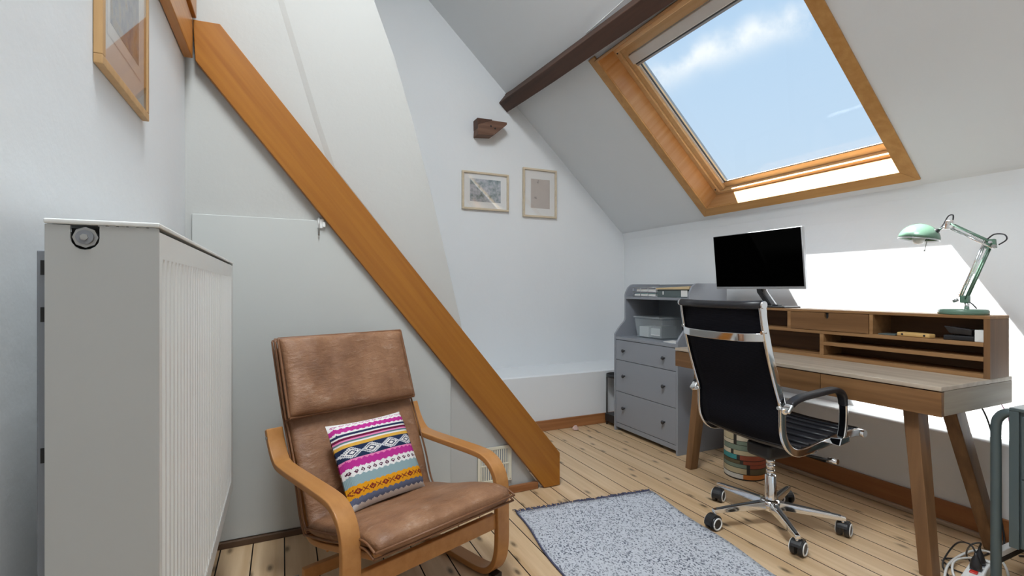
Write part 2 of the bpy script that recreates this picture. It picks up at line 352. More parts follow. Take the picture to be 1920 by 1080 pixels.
fl = st('floor', B((XL-.2, YREAR-.2, -.12), (XR+.3, YB+.2, -.04)), M_GAP, loc=(0,0,0))
bw = .1275; x = XL+.01; i = 0; long_me = {}
while x < XLEDGE - .01:
    x1 = min(x+bw, XLEDGE); y1 = YC-.02 if x1 < 1.36 else YLEDGE
    y0 = YREAR
    cuts = [y0, y1] if i % 3 else [y0, random.uniform(-.9,.2), y1]
    for a, b in zip(cuts[:-1], cuts[1:]):
        key = (round(x1-x,3), round(a,2), round(b,2))
        if key in long_me:
            o = bpy.data.objects.new('plank', long_me[key]); C.objects.link(o)
        else:
            m = MB().box((0.0025, a+.002, -.035), (x1-x-.0025, b-.001, 0)); m.mi = [1,0,1,1,1,1]; o = m.build('plank', [M_PLANK, M_GAP], loc=(0,0,0)); long_me[key] = o.data
        o.location = (x, 0, 0); o.parent = fl
    x = x1; i += 1

st('wall_left', B((XL-.15, YREAR-.1, 0), (XL, YB+.1, 4.5)), M_WALL)
# chimney wall: covers everything left of the leaning flue edge and below the raking beam
def pix_on_y(u, v, y):
    F = Vector((math.sin(YAW), math.cos(YAW), 0)); R = Vector((math.cos(YAW), -math.sin(YAW), 0)); d = F + R*(u-960)/FPX + Vector((0,0,(CY-v)/FPX))
    return Vector((0,0,CAM_H)) + d*(y/d.y)
poly = [(XL-.1, YC, 0), (1.36, YC, 0), (.93, YC, .60), (.875, YC, .97), (.79, YC, 1.33), (.72, YC, 1.62), (.62, YC, 2.0), (.52, YC, 2.33), (.41, YC, 2.62), (.12, YC, 3.35), (-.05, YC, 4.5), (XL-.1, YC, 4.5)]
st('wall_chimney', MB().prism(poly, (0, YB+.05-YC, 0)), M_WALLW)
flue = [(.882, .93), (.855, 1.0), (.785, 1.33), (.715, 1.62), (.615, 2.0), (.515, 2.33), (.405, 2.62), (.115, 3.35), (-.055, 4.5), (-.58, 4.5), (-.33, 3.35), (-.077, 2.465), (.068, 1.965), (.14, 1.74)]
fl_b = [Vector((max(x, XL-.01), YC+.02, z)) for x, z in flue]; fl_f = [Vector((max(x + (.09 if i > 8 else 0), XL-.01), YC-.008, z)) for i, (x, z) in enumerate(flue)]
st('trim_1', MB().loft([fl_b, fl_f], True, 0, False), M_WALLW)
# back wall and its ledge, right wall with ledge, roof slope
st('wall_back', B((XL-.15, YB, 0), (XR+.2, YB+.15, 4.5)), M_WALL)
st('trim_2', B((1.0, YLEDGE, 0), (XR+.1, YB+.01, ZL)), M_WALL, bevel=.012, seg=3)
def prof_wall(name, pts, y0, y1, mat, outw):
    m = MB(); n = len(pts)
    ring0 = [Vector((x,y0,z)) for x, z in pts] + [Vector((x+outw,y0,z+.0)) for x, z in reversed(pts)]
    ring1 = [p + Vector((0,y1-y0,0)) for p in ring0]
    m.loft([ring0, ring1], True, 0, False); return st(name, m, mat)
wr = MB()
pts = [(XR, 0), (XR, 1.56), (XR-.006, 1.64), (XR-.022, 1.705), (SL(0,-.585).x, SL(0,-.585).z)]
out = [(XR+.35, SL(0,-.585).z), (XR+.35, 0)]
wr.prism([(x, YREAR, z) for x, z in pts+out], (0, YB+.1-YREAR, 0)); st('wall_right', wr, M_WALL)
st('trim_3', B((XLEDGE, YREAR, 0), (XR+.02, YLEDGE+.02, ZL)), M_WALL, bevel=.012, seg=3)
HY0, HY1, HS0, HS1 = 1.50, 2.816, -.53, .86         # clear opening of the roof window lining
LT = .016; TOPS = 2.95; RT = .30
def slab(y0, y1, s0, s1, o0=0, o1=RT): return [SL(y0,s0,o0), SL(y1,s0,o0), SL(y1,s1,o0), SL(y0,s1,o0), SL(y0,s0,o1), SL(y1,s0,o1), SL(y1,s1,o1), SL(y0,s1,o1)]
cl = MB(); oy0, oy1, os0, os1 = HY0-LT, HY1+LT, HS0-LT, HS1+LT
cl.hexa(slab(YREAR-.1, oy0, -.62, TOPS)); cl.hexa(slab(oy1, YB+.1, -.62, TOPS)); cl.hexa(slab(oy0, oy1, os1, TOPS)); cl.hexa(slab(oy0, oy1, -.62, os0, 0, .16))
st('ceiling', cl, M_CEIL)
zt = SL(0, TOPS).z
TX0, TX1, TY0, TY1 = -.27, .44, -.02, 1.42         # opening for an unseen rooflight, added to brighten the room
cf = MB(); xa, xb = XL-.2, SL(0,TOPS).x+.3
cf.box((xa,YREAR-.1,zt-.02),(TX0,YB+.1,zt+.15)); cf.box((TX1,YREAR-.1,zt-.02),(xb,YB+.1,zt+.15)); cf.box((TX0,YREAR-.1,zt-.02),(TX1,TY0,zt+.15)); cf.box((TX0,TY1,zt-.02),(TX1,YB+.1,zt+.15))
st('ceiling_flat', cf, M_CEIL)
# wall behind the camera, with an unseen window added to bring in light
RW = [(.6, 2.0), (.9, 2.1)]
rw = MB(); y = YREAR
rw.box((XL-.2, y-.15, 0), (RW[0][0], y, 4.5)); rw.box((RW[0][1], y-.15, 0), (XR+.3, y, 4.5)); rw.box((RW[0][0], y-.15, 0), (RW[0][1], y, RW[1][0])); rw.box((RW[0][0], y-.15, RW[1][1]), (RW[0][1], y, 4.5))
st('wall_rear', rw, M_WALL)
w2 = thing('added_window', (1.3, YREAR-.08, .9), 'unseen white casement window added in the wall behind the camera for light', 'window', kind='structure')
for a, b in (((.6,-.11,.9),(.66,-.05,2.1)), ((1.94,-.11,.9),(2.0,-.05,2.1)), ((.66,-.11,.9),(1.94,-.05,.96)), ((.66,-.11,2.04),(1.94,-.05,2.1)), ((1.27,-.11,.96),(1.33,-.05,2.04))):
    B((a[0], YREAR+a[1], a[2]), (b[0], YREAR+b[1], b[2])).build('frame_bar', M_WHITEBAR, w2)
for a, b in ((.66,1.27),(1.33,1.94)): B((a, YREAR-.085, .96), (b, YREAR-.079, 2.04)).build('pane', M_PANE, w2)

# skirting
st('baseboard_right', B((XLEDGE-.018, YREAR, .0), (XLEDGE, YLEDGE, .115)), M_SKIRT, bevel=.004)
st('trim_4', B((XLEDGE-.045, YREAR, 0), (XLEDGE-.018, YLEDGE-.02, .022)), M_QUARTER, bevel=.006)
st('baseboard_back', B((1.36, YLEDGE-.018, 0), (XLEDGE-.018, YLEDGE, .085)), M_SKIRTX, bevel=.004)
st('trim_5', B((.97, YC-.034, .001), (1.335, YC-.012, .04)), M_SKIRTX, bevel=.003)
st('baseboard_left', B((XL, YC-.03, 0), (.97, YC-.012, .028)), M_DARKSTRIP, bevel=.003)

# ------------------------------------------------------------------ roof window
w1 = thing('window_1', SL((HY0+HY1)/2, HS0), 'wood framed roof window in the sloping ceiling above the desk', 'window', kind='structure')
def hx(name, mat, y0, y1, s0, s1, o0, o1, par=w1, bev=.002): return MB().hexa(slab(y0,y1,s0,s1,o0,o1)).build(name, mat, par, bevel=bev)
TW = .072
def mitre(name, mat, q):   # trim board with mitred ends on the ceiling face
    lo = [SL(y, s, -.013) for y, s in q]; hi = [SL(y, s, 0) for y, s in q]; MB().hexa(lo+hi).build(name, mat, w1, bevel=.003)
Y0, Y1, S0, S1 = HY0, HY1, HS0, HS1
mitre('trim_board', M_TRIM, [(Y0-TW,S0-TW),(Y1+TW,S0-TW),(Y1,S0),(Y0,S0)])
mitre('trim_board', M_TRIMS, [(Y0-TW,S0-TW),(Y0,S0),(Y0,S1+.04),(Y0-TW,S1+.04)])
mitre('trim_board', M_TRIMS, [(Y1,S0),(Y1+TW,S0-TW),(Y1+TW,S1+.04),(Y1,S1+.04)])
hx('lining_board', M_LINING, Y0-LT, Y1+LT, S0-LT, S0, 0, .15); hx('lining_board', M_LINING, Y0-LT, Y1+LT, S1, S1+LT, -.03, .15)
hx('lining_board', M_LININGS, Y0-LT, Y0, S0, S1, 0, .15); hx('lining_board', M_LININGS, Y1, Y1+LT, S0, S1, 0, .15)
fr = .034
hx('outer_frame', M_SASH, Y0-LT, Y0+fr, S0-LT, S1+LT, .15, .245); hx('outer_frame', M_SASH, Y1-fr, Y1+LT, S0-LT, S1+LT, .15, .245)
hx('outer_frame', M_SASH, Y0+fr, Y1-fr, S0-LT, S0+.022, .15, .215); hx('outer_frame', M_SASH, Y0+fr, Y1-fr, S1-.05, S1+LT, .15, .245)
sa = .052; a0, a1, b0, b1 = Y0+fr+.003, Y1-fr-.003, S0+.025, S1-.053
hx('sash', M_SASH, a0, a0+sa-.012, b0, b1, .165, .235); hx('sash', M_SASH, a1-sa+.012, a1, b0, b1, .165, .235)
hx('sash', M_SASH, a0+sa-.012, a1-sa+.012, b0, b0+.045, .193, .212); hx('sash', M_SASH, a0+sa-.012, a1-sa+.012, b1-.06, b1, .165, .235)
ga, gb, gc, gd = a0+sa-.012, a1-sa+.012, b0+.045, b1-.06
hx('gasket', M_WHITEBAR, gb-.014, gb, gc, gd, .185, .2, bev=0); hx('gasket', M_GASKET, gb-.020, gb-.014, gc, gd, .19, .2, bev=0)
hx('gasket', M_WHITEBAR, ga, ga+.014, gc, gd, .185, .2, bev=0); hx('gasket', M_GASKET, ga, gb, gc, gc+.004, .196, .2, bev=0)
hx('blind_cassette', M_BLIND, ga, gb, gd-.075, gd-.005, .15, .2, bev=.006); hx('blind_rail', M_GASKET, ga, gb, gd-.088, gd-.075, .172, .185, bev=0); hx('blind_rail', M_ALU, ga, gb, gd-.102, gd-.088, .176, .19, bev=0)
hx('ventilation_bar', M_SASH, Y0+.06, Y1-.06, S1-.048, S1-.018, .10, .118, bev=.006)
hx('pane', M_PANE, ga-.01, gb+.01, gc-.01, gd+.01, .2, .206, bev=0)
for q in ((Y0-.06,Y0+.05,S0-.06,S1+.06),(Y1-.05,Y1+.06,S0-.06,S1+.06)): hx('cladding', M_CLAD, *q, .245, .28)
hx('cladding', M_CLAD, Y0+.05, Y1-.05, S0-.08, S0+.012, .216, .228); hx('cladding', M_CLAD, Y0+.05, Y1-.05, S1-.12, S1+.06, .245, .30)
for s in (S0+.05, S1-.06):
    a = SL(Y1-.02, s, .15); MB().tube([a, a-SN*.004], .006, 10).build('screw', M_GASKET, w1)

w3 = thing('added_rooflight', ((TX0+TX1)/2, (TY0+TY1)/2, zt), 'unseen rooflight added high in the ridge ceiling above the frame for light', 'window', kind='structure')
for a, b in (((TX0,TY0),(TX0+.06,TY1)),((TX1-.06,TY0),(TX1,TY1)),((TX0+.06,TY0),(TX1-.06,TY0+.06)),((TX0+.06,TY1-.06),(TX1-.06,TY1))): B((*a, zt+.03), (*b, zt+.10)).build('sash', M_SASH, w3, bevel=.003)
B((TX0+.05,TY0+.05,zt+.06),(TX1-.05,TY1-.05,zt+.066)).build('pane', M_WHITEP, w3)

# ------------------------------------------------------------------ timbers
pm = MB(); rings = []
for y in (YREAR+.02, 0, 1.4, 2.0, 2.6, 3.2, 3.6, YB-.002):
    lo = .925 + .042*(y-2.755) if y > 2.1 else .897; hi = lo + .108; j = (random.random()-.5)*.006; o_ = -.12
    rings.append([SL(y, lo+j, o_+j), SL(y, hi+j, o_+j*.4), SL(y, hi+.012, -.004), SL(y, lo+.004, -.004)])
pm.loft(rings, True, 0, False)
pur = tag(pm.build('roof_purlin', M_DARKBEAM, bevel=.006), 'dark brown timber purlin running up along the sloping ceiling past the roof window', 'beam')
s1 = [SL(YB-.02, 1.03, -.03), SL(YB-.02, 1.10, -.03), SL(YB-.02, 1.10, -.003), SL(YB-.02, 1.03, -.003)]
pk = MB().loft([s1, [p + Vector((0,-.32,0)) - SS*.03 for p in s1]], True, 0, False).build('packing_piece', M_DARKBEAM, pur, bevel=.004)
MB().tube(smooth_path([SL(2.75,1.05,-.01), SL(2.3,1.06,-.012), SL(2.2,1.10,-.01), SL(2.0,1.085,-.012), SL(1.7,1.05,-.012)]), .004, 6).build('thin_cable', M_WHITEP, pur)
sb = thing('timber_stub', (1.53, YB, 2.43), 'short weathered brown timber stub sticking out of the back wall above two pictures', 'timber')
YS = YB-.11; qs = lambda u, v, d=0: pix_on_y(u, v, YS+d)
MB().prism([qs(896,252), qs(897,233), qs(924,225.5), qs(951,229.5), qs(950.5,234), qs(926,253.5)], (0,.11,0)).build('stub_block', M_STUB, sb, bevel=.004)
MB().prism([qs(895.5,240,.01), qs(895,220.5,.01), qs(923,224,.01), qs(924,230,.01)], (0,.10,0)).build('upper_fillet', M_DARKBEAM, sb, bevel=.003)
for q_ in (qs(920.5,236.5), qs(928.5,241)): MB().tube([q_+Vector((0,-.001,0)), q_+Vector((0,.004,0))], .008, 8).build('nail_hole', M_DARK, sb)
YF = 2.485
pp = lambda u, v: pix_on_y(u, v, YF)
tl, t2, r1, bl, bb = pp(361.5,36), pp(412.5,44.5), pp(1050,849), pp(366,113), pp(1021,913)
poly = [tl, t2, r1, Vector((r1.x, YF, .003)), Vector((bb.x, YF, .003)), bl]
tag(MB().prism(poly, (0, .042, 0)).build('raking_beam', M_BEAM, bevel=.003), 'long orange varnished beam leaning diagonally across the wall down to the floor', 'beam')
zb, zt2 = bl.z+.005, tl.z
tag(B((XL+.002, YREAR+.05, zb), (tl.x, YF, zt2)).build('wall_joist', M_BEAMY, bevel=.004), 'lower orange joist high on the left wall meeting the diagonal beam', 'beam')
tag(B((XL+.002, YREAR+.05, zt2+.012), (tl.x+.012, YC-.03, zt2+.26)).build('wall_joist', M_BEAMY, bevel=.004), 'upper orange joist stacked above another at the top left corner', 'beam')

# cover panel on the chimney wall
cp = thing('cover_panel', (.2, YC, 0), 'white painted cover board fixed low on the wall behind the armchair', 'panel')
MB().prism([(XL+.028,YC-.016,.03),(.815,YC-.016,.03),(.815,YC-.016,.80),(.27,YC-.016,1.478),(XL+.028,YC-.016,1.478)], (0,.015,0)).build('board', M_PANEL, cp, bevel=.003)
lt = B((.150, YC-.024, 1.44), (.178, YC-.016, 1.485)).build('latch', M_WHITEP, cp, bevel=.002)
MB().tube([(.156,YC-.028,1.49),(.156,YC-.028,1.405)], .0035, 8).build('bolt', M_STEEL, lt); B((.172,YC-.032,1.445),(.185,YC-.022,1.47)).build('keeper', M_WHITEP, lt, bevel=.002)
vt = thing('vent_grille', (1.07, YC, .07), 'cream plastic ventilation grille low on the wall beside the diagonal beam foot', 'vent')
vx0, vx1, vz0, vz1, vy = .97, 1.175, .07, .27, YC-.012
B((vx0, vy+.004, vz0), (vx1, YC-.001, vz1)).build('back_plate', M_GREYIN, vt)
for a, b in (((vx0,vz0),(vx0+.018,vz1)),((vx1-.018,vz0),(vx1,vz1)),((vx0+.018,vz0),(vx1-.018,vz0+.018)),((vx0+.018,vz1-.018),(vx1-.018,vz1)),((vx0+.018,.165),(vx1-.018,.173))):
    B((a[0],vy,a[1]),(b[0],vy+.006,b[1])).build('frame_bar', M_CREAMP, vt, bevel=.0012)
for i in range(13):
    xx = vx0+.024+i*.0132; B((xx-.0034,vy+.001,vz0+.018),(xx+.0034,vy+.006,vz1-.018)).build('slat', M_CREAMP, vt)
for xx in (vx0+.009, vx1-.009):
    for zz in (vz0+.009, vz1-.009): MB().tube([(xx,vy+.001,zz),(xx,vy-.0015,zz)], .0035, 8).build('screw', M_STEEL, vt)

# ------------------------------------------------------------------ pictures
def picture(name, label, org, ax, w_, h_, nrm, fmat, pmat, mats, fw=.016, inner=(.2,.2,.2,.2), depth=.025, line=False):
    """org = lower left corner on the wall, ax = unit vector to the right, nrm = unit vector off the wall"""
    ax, nrm, org = Vector(ax), Vector(nrm), Vector(org); up = Vector((0,0,1))
    t = thing(name, org + ax*w_/2, label, 'picture', 'framed pictures')
    def bx(nm, mat, x0, x1, z0, z1, d0, d1, bev=0):
        q = lambda x, z, d: org + ax*x + up*z + nrm*d
        return MB().hexa([q(x0,z0,d0),q(x1,z0,d0),q(x1,z0,d1),q(x0,z0,d1),q(x0,z1,d0),q(x1,z1,d0),q(x1,z1,d1),q(x0,z1,d1)]).build(nm, mat, t, bevel=bev)
    for a in ((0,w_,0,fw),(0,w_,h_-fw,h_),(0,fw,fw,h_-fw),(w_-fw,w_,fw,h_-fw)): bx('frame_bar', fmat, *a, .001, depth, .002)
    bx('mat_board', mats, fw, w_-fw, fw, h_-fw, .002, .010)
    l, r, b, tp = inner
    if line: bx('mat_line', M_ALU, w_*l*.72, w_*(1-r*.72), h_*b*.72, h_*(1-tp*.72), .010, .0103); bx('inner_mat', mats, w_*l*.72+.004, w_*(1-r*.72)-.004, h_*b*.72+.004, h_*(1-tp*.72)-.004, .0103, .0106)
    bx('print', pmat, w_*l, w_*(1-r), h_*b, h_*(1-tp), .0108, .0112)
    bx('glass', M_PICGLASS, fw, w_-fw, fw, h_-fw, .015, .0165)
    return t
picture('framed_picture', 'small landscape etching in pale wood frame on the back wall', (1.383, YB, 1.835), (1,0,0), .436, .328, (0,-1,0), M_FRAMEP, M_PRINT1, M_MAT, .017, (.17,.17,.22,.18))
picture('framed_picture', 'upright beige sketch in pale wood frame on the back wall', (1.962, YB, 1.805), (1,0,0), .348, .444, (0,-1,0), M_FRAMEP, M_PRINT2, M_MAT, .017, (.24,.20,.19,.21))
picture('framed_picture', 'large picture in light oak frame on the left wall above the radiator', (XL, 1.389, 1.657), (0,1,0), .425, .60, (1,0,0), M_FRAMEO, M_PRINT3, M_MAT, .022, (.2,.2,.22,.2), .0185, True)

# ------------------------------------------------------------------ radiator
RX0, RX1, RY0, RY1, RZ0, RZ1 = -.312, -.175, .928, 2.17, .375, 1.253
rd = thing('radiator', ((RX0+RX1)/2, (RY0+RY1)/2, RZ0), 'white ribbed panel radiator hanging on the left wall', 'radiator')
def ribbed(x, sgn):
    ys = []; y = RY0+.022; p = .0335; prof = [(RY0+.003, 0), (RY0+.02, 0)]
    while y < RY1-.05: prof += [(y,0),(y+.006,-.0075),(y+.0165,-.0075),(y+.0225,0)]; y += p
    prof += [(RY1-.003, 0)]
    zz = [RZ0+.004, RZ0+.05, RZ0+.065, RZ1-.072, RZ1-.055, RZ1-.014]; am = [0, 0, 1, 1, 0, 0]
    rg = [[Vector((x + sgn*d*a, y_, z)) for y_, d in prof] for z, a in zip(zz, am)]
    m = MB(); m.loft(rg, False, 0, False, closed=False)
    rb = [[p_ - Vector((sgn*.012,0,0)) if False else Vector((x - sgn*.014, p_.y, p_.z)) for p_ in r] for r in (rg[0], rg[-1])]; m.loft(rb, False, 0, False, closed=False)
    return m
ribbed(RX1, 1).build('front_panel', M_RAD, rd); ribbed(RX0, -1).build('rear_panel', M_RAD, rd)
B((RX0+.016, RY0+.02, RZ0+.01), (RX1-.016, RY1-.02, RZ1-.03)).build('convector', M_RADSHADE, rd)
def endcap(y, dy):
    n0, n1, nd = RX0+.029, RX0+.063, .036; top = RZ1-.0085
    pl = [(RX0,RZ0),(RX1,RZ0),(RX1,top),(n1,top)]
    c_ = (n0+n1)/2; r_ = (n1-n0)/2
    for i in range(0, 9): a = -PI*i/8; pl.append((c_+r_*math.cos(a), top-nd+r_+r_*math.sin(a)))
    pl += [(n0,top),(RX0,top)]
    return MB().prism([(x, y, z) for x, z in pl], (0, dy, 0))
endcap(RY0, .004).build('side_panel', M_RADSHADE, rd, bevel=.001); endcap(RY1-.004, .004).build('side_panel', M_RADSHADE, rd)
B((RX0-.001, RY0-.002, RZ1-.0075), (RX1+.001, RY1+.002, RZ1)).build('top_grille', M_RAD, rd, bevel=.002)
for i in range(6): B((RX0+.062+i*.0125, RY0-.0012, RZ1-.0092), (RX0+.071+i*.0125, RY0+.003, RZ1-.0078)).build('grille_slot', M_STEEL, rd)
vx, vz = RX0+.046, RZ1-.026
B((RX0+.027, RY0+.012, RZ1-.05), (RX0+.066, RY0+.014, RZ1-.012)).build('valve_recess', M_DARK, rd)
va = MB().tube([(vx,RY0+.013,vz),(vx,RY0+.002,vz)], .0155, 8, smooth=False).build('valve_nut', M_STEEL, rd)
MB().tube([(vx,RY0+.003,vz),(vx,RY0-.003,vz)], .0105, 16).build('valve_cap', M_GREYIN, va); MB().tube([(vx,RY0-.002,vz),(vx,RY0-.0045,vz)], .005, 6, smooth=False).build('valve_pin', M_STEEL, va)
B((-.331, RY0+.03, RZ0+.03), (RX0-.001, RY0+.05, RZ1-.045)).build('rear_bracket', M_GREYIN, rd, bevel=.002)
for z in (RZ1-.06, RZ1-.13, RZ1-.34, RZ0+.32): B((-.326, RY0+.0285, z-.022), (-.316, RY0+.031, z)).build('bracket_slot', M_DARK, rd)
for y in (RY0+.30, RY1-.2):
    b_ = B((XL, y, RZ0+.1), (XL+.02, y+.03, RZ1-.05)).build('wall_bracket', M_RADSHADE, rd, bevel=.002)
    B((XL+.015, y+.005, RZ1-.1), (RX0+.006, y+.025, RZ1-.07)).build('hook', M_DARK, b_); B((XL+.015, y+.005, RZ0+.14), (RX0+.006, y+.025, RZ0+.18)).build('hook', M_DARK, b_)
for z in (RZ0+.06, RZ0+.4, RZ1-.14): MB().tube([(RX0-.0015,RY0+.02,z),(RX0-.0015,RY1-.02,z)], .005, 6).build('spacer_rod', M_STEEL, rd)

# ------------------------------------------------------------------ armchair (local: x to its left hand side, -y forward)
ac = thing('armchair', (.505, 1.58, 0), 'tan leather armchair with bent birch arms and a thick headrest', 'armchair', rz=math.radians(20))
L = lambda f, z, x=0: Vector((x, -f, z))
side = [(-.705,.605),(-.675,.548),(-.63,.500),(-.575,.484),(-.4,.483),(-.22,.483),(-.15,.474),(-.102,.442),(-.076,.385),(-.073,.28),(-.073,.16),(-.086,.092),(-.118,.046),(-.17,.023),(-.27,.018),(-.45,.018),(-.66,.018)]
for sx in (-1, 1):
    sf = MB().strip(smooth_path([L(f, z, sx*.315) for f, z in side], 5), (1,0,0), .062, .024).build('side_frame', M_LAM, ac, bevel=.004, local=True)
    MB().box((sx*.315-.022, .095, 0), (sx*.315+.022, .125, .026)).build('foot_pad', M_BLACKPL, sf, local=True)
    for f, z in ((-.69,.575),): MB().tube([L(f,z,sx*.30), L(f,z,sx*.349)], .006, 8).build('screw', M_STEEL, sf, local=True)
    MB().tube([L(-.50,.105,sx*.30), L(-.50,.105,sx*.349)], .006, 8).build('screw', M_STEEL, sf, local=True)
B((-.285, .073, .222), (.285, .098, .280)).build('front_rail', M_LAM, ac, bevel=.004, local=True)
B((-.285, .485, .082), (.285, .51, .128)).build('rear_stretcher', M_LAM, ac, bevel=.004, local=True)
under = [(-.02,.345),(-.12,.318),(-.30,.268),(-.43,.236),(-.50,.236),(-.55,.275),(-.60,.38),(-.67,.52),(-.735,.66),(-.785,.78),(-.83,.90)]
for sx in (-1, 1): MB().strip(smooth_path([L(f, z, sx*.245) for f, z in under], 4), (1,0,0), .045, .022).build('seat_rail', M_LAM, ac, bevel=.003, local=True)
for f, z in ((-.2,.285),(-.4,.232),(-.62,.42),(-.72,.625),(-.8,.82)): MB().strip([L(f,z,-.25), L(f,z,.25)], (0,1,.2), .05, .014).build('cross_slat', M_LAM, ac, local=True)
def pad(path, W, T, wfun=lambda t: 1, tfun=lambda t: 1, nx=18, cx=0, wr=0, seed=0):
    """upholstered pad: rounded section swept along path (f,z), thickness perpendicular to path"""
    P = smooth_path([L(f, z) for f, z in path], 6); N = len(P); m = MB(); rings = []; rnd = random.Random(seed); ph = [rnd.uniform(0,6) for _ in range(6)]
    for i, p in enumerate(P):
        t = i/(N-1); tg = (P[min(i+1,N-1)]-P[max(i-1,0)]).normalized(); nr = tg.cross(Vector((1,0,0))).normalized()
        if nr.dot(Vector((0,-.4,1))) < 0: nr = -nr
        w_ = W*wfun(t); th = T*tfun(t); ring = []
        for k in range(nx+1):
            x = -1+2*k/nx; e = .42+.58*(1-abs(x)**6)**.5; cr = 1 + .05*math.sin(9*x+ph[0]+5*t)*math.sin(13*t+ph[1])
            ring.append(p + Vector((x*w_+cx,0,0)) + nr*(th*.5*e*cr + wr*math.sin(17*x+ph[2]+2.5*math.sin(3*x+4*t))*t*t*(1-x**4)))
        for k in range(nx-1, 0, -1):
            x = -1+2*k/nx; e = .42+.58*(1-abs(x)**6)**.5; ring.append(p + Vector((x*w_+cx,0,0)) - nr*(th*.5*e))
        rings.append(ring)
    m.loft(rings, True, 0, True); return m, P
def rnd_end(t, a=.06, lo=.25):
    d = min(t, 1-t)/a; return 1 if d >= 1 else lo + (1-lo)*math.sqrt(1-(1-d)**2)
seatp = [(.022,.372),(-.04,.384),(-.14,.362),(-.28,.320),(-.40,.290),(-.475,.272)]
m_, _ = pad(seatp, .292, .075, lambda t: 1-.05*(1-min(t/.12,1)), lambda t: rnd_end(t,.12), seed=1)
sc = m_.build('seat_cushion', M_LEATHER, ac, local=True, sub=1)
backp = [(-.475,.262),(-.512,.31),(-.555,.42),(-.62,.545),(-.69,.675),(-.74,.79),(-.785,.90),(-.80,.94)]
m_, _ = pad(backp, .285, .068, lambda t: 1-.015*math.sin(t*9), lambda t: rnd_end(t,.06), seed=2)
bc = m_.build('back_cushion', M_LEATHER, ac, local=True, sub=1)
headp = [(-.625,.650),(-.640,.688),(-.668,.758),(-.702,.846),(-.732,.920),(-.742,.946)]
m_, _ = pad(headp, .281, .105, cx=-.011, wr=.0045, wfun=lambda t: 1+.012*math.cos(6*t), tfun=lambda t: rnd_end(t,.25,.15), seed=3, nx=34)
hc = m_.build('headrest', M_LEATHER, ac, local=True, sub=1)
def loop(path, W, off, r, par, name='piping', cx=0):
    P = smooth_path([L(f, z) for f, z in path], 6); q = []
    for i, p in enumerate(P):
        tg = (P[min(i+1,len(P)-1)]-P[max(i-1,0)]).normalized(); nr = tg.cross(Vector((1,0,0))).normalized()
        if nr.dot(Vector((0,-.4,1))) < 0: nr = -nr
        q.append(p + nr*off)
    pts = [p+Vector((cx-W,0,0)) for p in q] + [p+Vector((cx+W,0,0)) for p in q[::-1]]; pts.append(pts[0])
    MB().tube(pts, r, 6).build(name, M_PIPING, par, local=True)
loop(headp, .280, .017, .0055, hc, cx=-.011); loop(headp, .280, -.018, .005, hc, cx=-.011); loop(seatp, .288, .010, .004, sc); loop(seatp, .288, -.012, .004, sc); loop(backp, .284, .013, .004, bc); loop(backp, .284, -.014, .004, bc)

# patterned throw pillow leaning on the armchair back
def pillow_mesh(w_, h_, t_, n=22):
    m = MB(); vs = []; uvs = []; fs = []
    for sgn in (1, -1):
        for i in range(n+1):
            for j in range(n+1):
                a, b = -1+2*i/n, -1+2*j/n
                th = t_*.5*((1-a**4)*(1-b**4))**.42
                pin = 1-.045*(1-abs(a)**2)*abs(b)**3; pin2 = 1-.045*(1-abs(b)**2)*abs(a)**3
                wob = .004*math.sin(5*a+2*b)*sgn
                vs.append(Vector((a*w_/2*pin2, -sgn*(th+wob*(1-a*a)*(1-b*b)), (b*pin+1)*h_/2))); uvs.append((i/n, j/n))
        o = 0 if sgn > 0 else (n+1)**2
        for i in range(n):
            for j in range(n):
                q = (o+i*(n+1)+j, o+(i+1)*(n+1)+j, o+(i+1)*(n+1)+j+1, o+i*(n+1)+j+1); fs.append(q if sgn > 0 else q[::-1])
    m.add(vs, fs, 0, True); m.uv = uvs; return m
pl = pillow_mesh(.352, .335, .105).build('throw_pillow', M_PILLOW, loc=(0,0,0))
tag(pl, 'colourful patterned knit throw pillow with pink, navy and mustard bands on the armchair', 'pillow')
base_p = ac.matrix_basis @ L(-.375, .334, .02)
rot = Matrix.Rotation(math.radians(20+7), 4, 'Z') @ Matrix.Rotation(math.radians(-33), 4, 'X') @ Matrix.Rotation(math.radians(2), 4, 'Y')
ac_m = Matrix.Translation(ac.location) @ Matrix.Rotation(math.radians(20), 4, 'Z')
pl.matrix_world = Matrix.Translation(ac_m @ L(-.365, .335, -.002)) @ rot

# ------------------------------------------------------------------ rug
rg = thing('rug', (1.43, 1.5, 0), 'black and white flecked woven rug with a navy fringe on the plank floor', 'rug')
TLc, TRc = Vector((1.085,2.262,0)), Vector((1.885,2.180,0)); ux = (TRc-TLc); uyv = Vector((-.118,-1,0)).normalized()
m = MB(); nx, ny = 24, 44; Lr = 1.75
gr = []
for lay in (1, 0):
    for j in range(ny+1):
        for i in range(nx+1):
            p = TLc + ux*(i/nx) + uyv*(Lr*j/ny); wig = .007*math.sin(j*.45+i*.05); z = .0105 if lay else .001
            if lay: z += .0015*math.sin(i*.9)*math.sin(j*.5) + (.016*math.exp(-((i-9)**2/3+(j-1.5)**2/2.5)))
            gr.append((p.x+wig, p.y, z))
K = (nx+1)*(ny+1); fs = []
for j in range(ny):
    for i in range(nx):
        a = j*(nx+1)+i; fs.append((a, a+1, a+nx+2, a+nx+1)); fs.append((K+a, K+a+nx+1, K+a+nx+2, K+a+1))
for i in range(nx):
    for j in (0, ny): a = j*(nx+1)+i; fs.append((a, K+a, K+a+1, a+1))
for j in range(ny):
    for i in (0, nx): a = j*(nx+1)+i; fs.append((a, a+nx+1, K+a+nx+1, K+a))
m.add(gr, fs, 0, True); m.build('weave', M_RUG, rg)
m = MB()
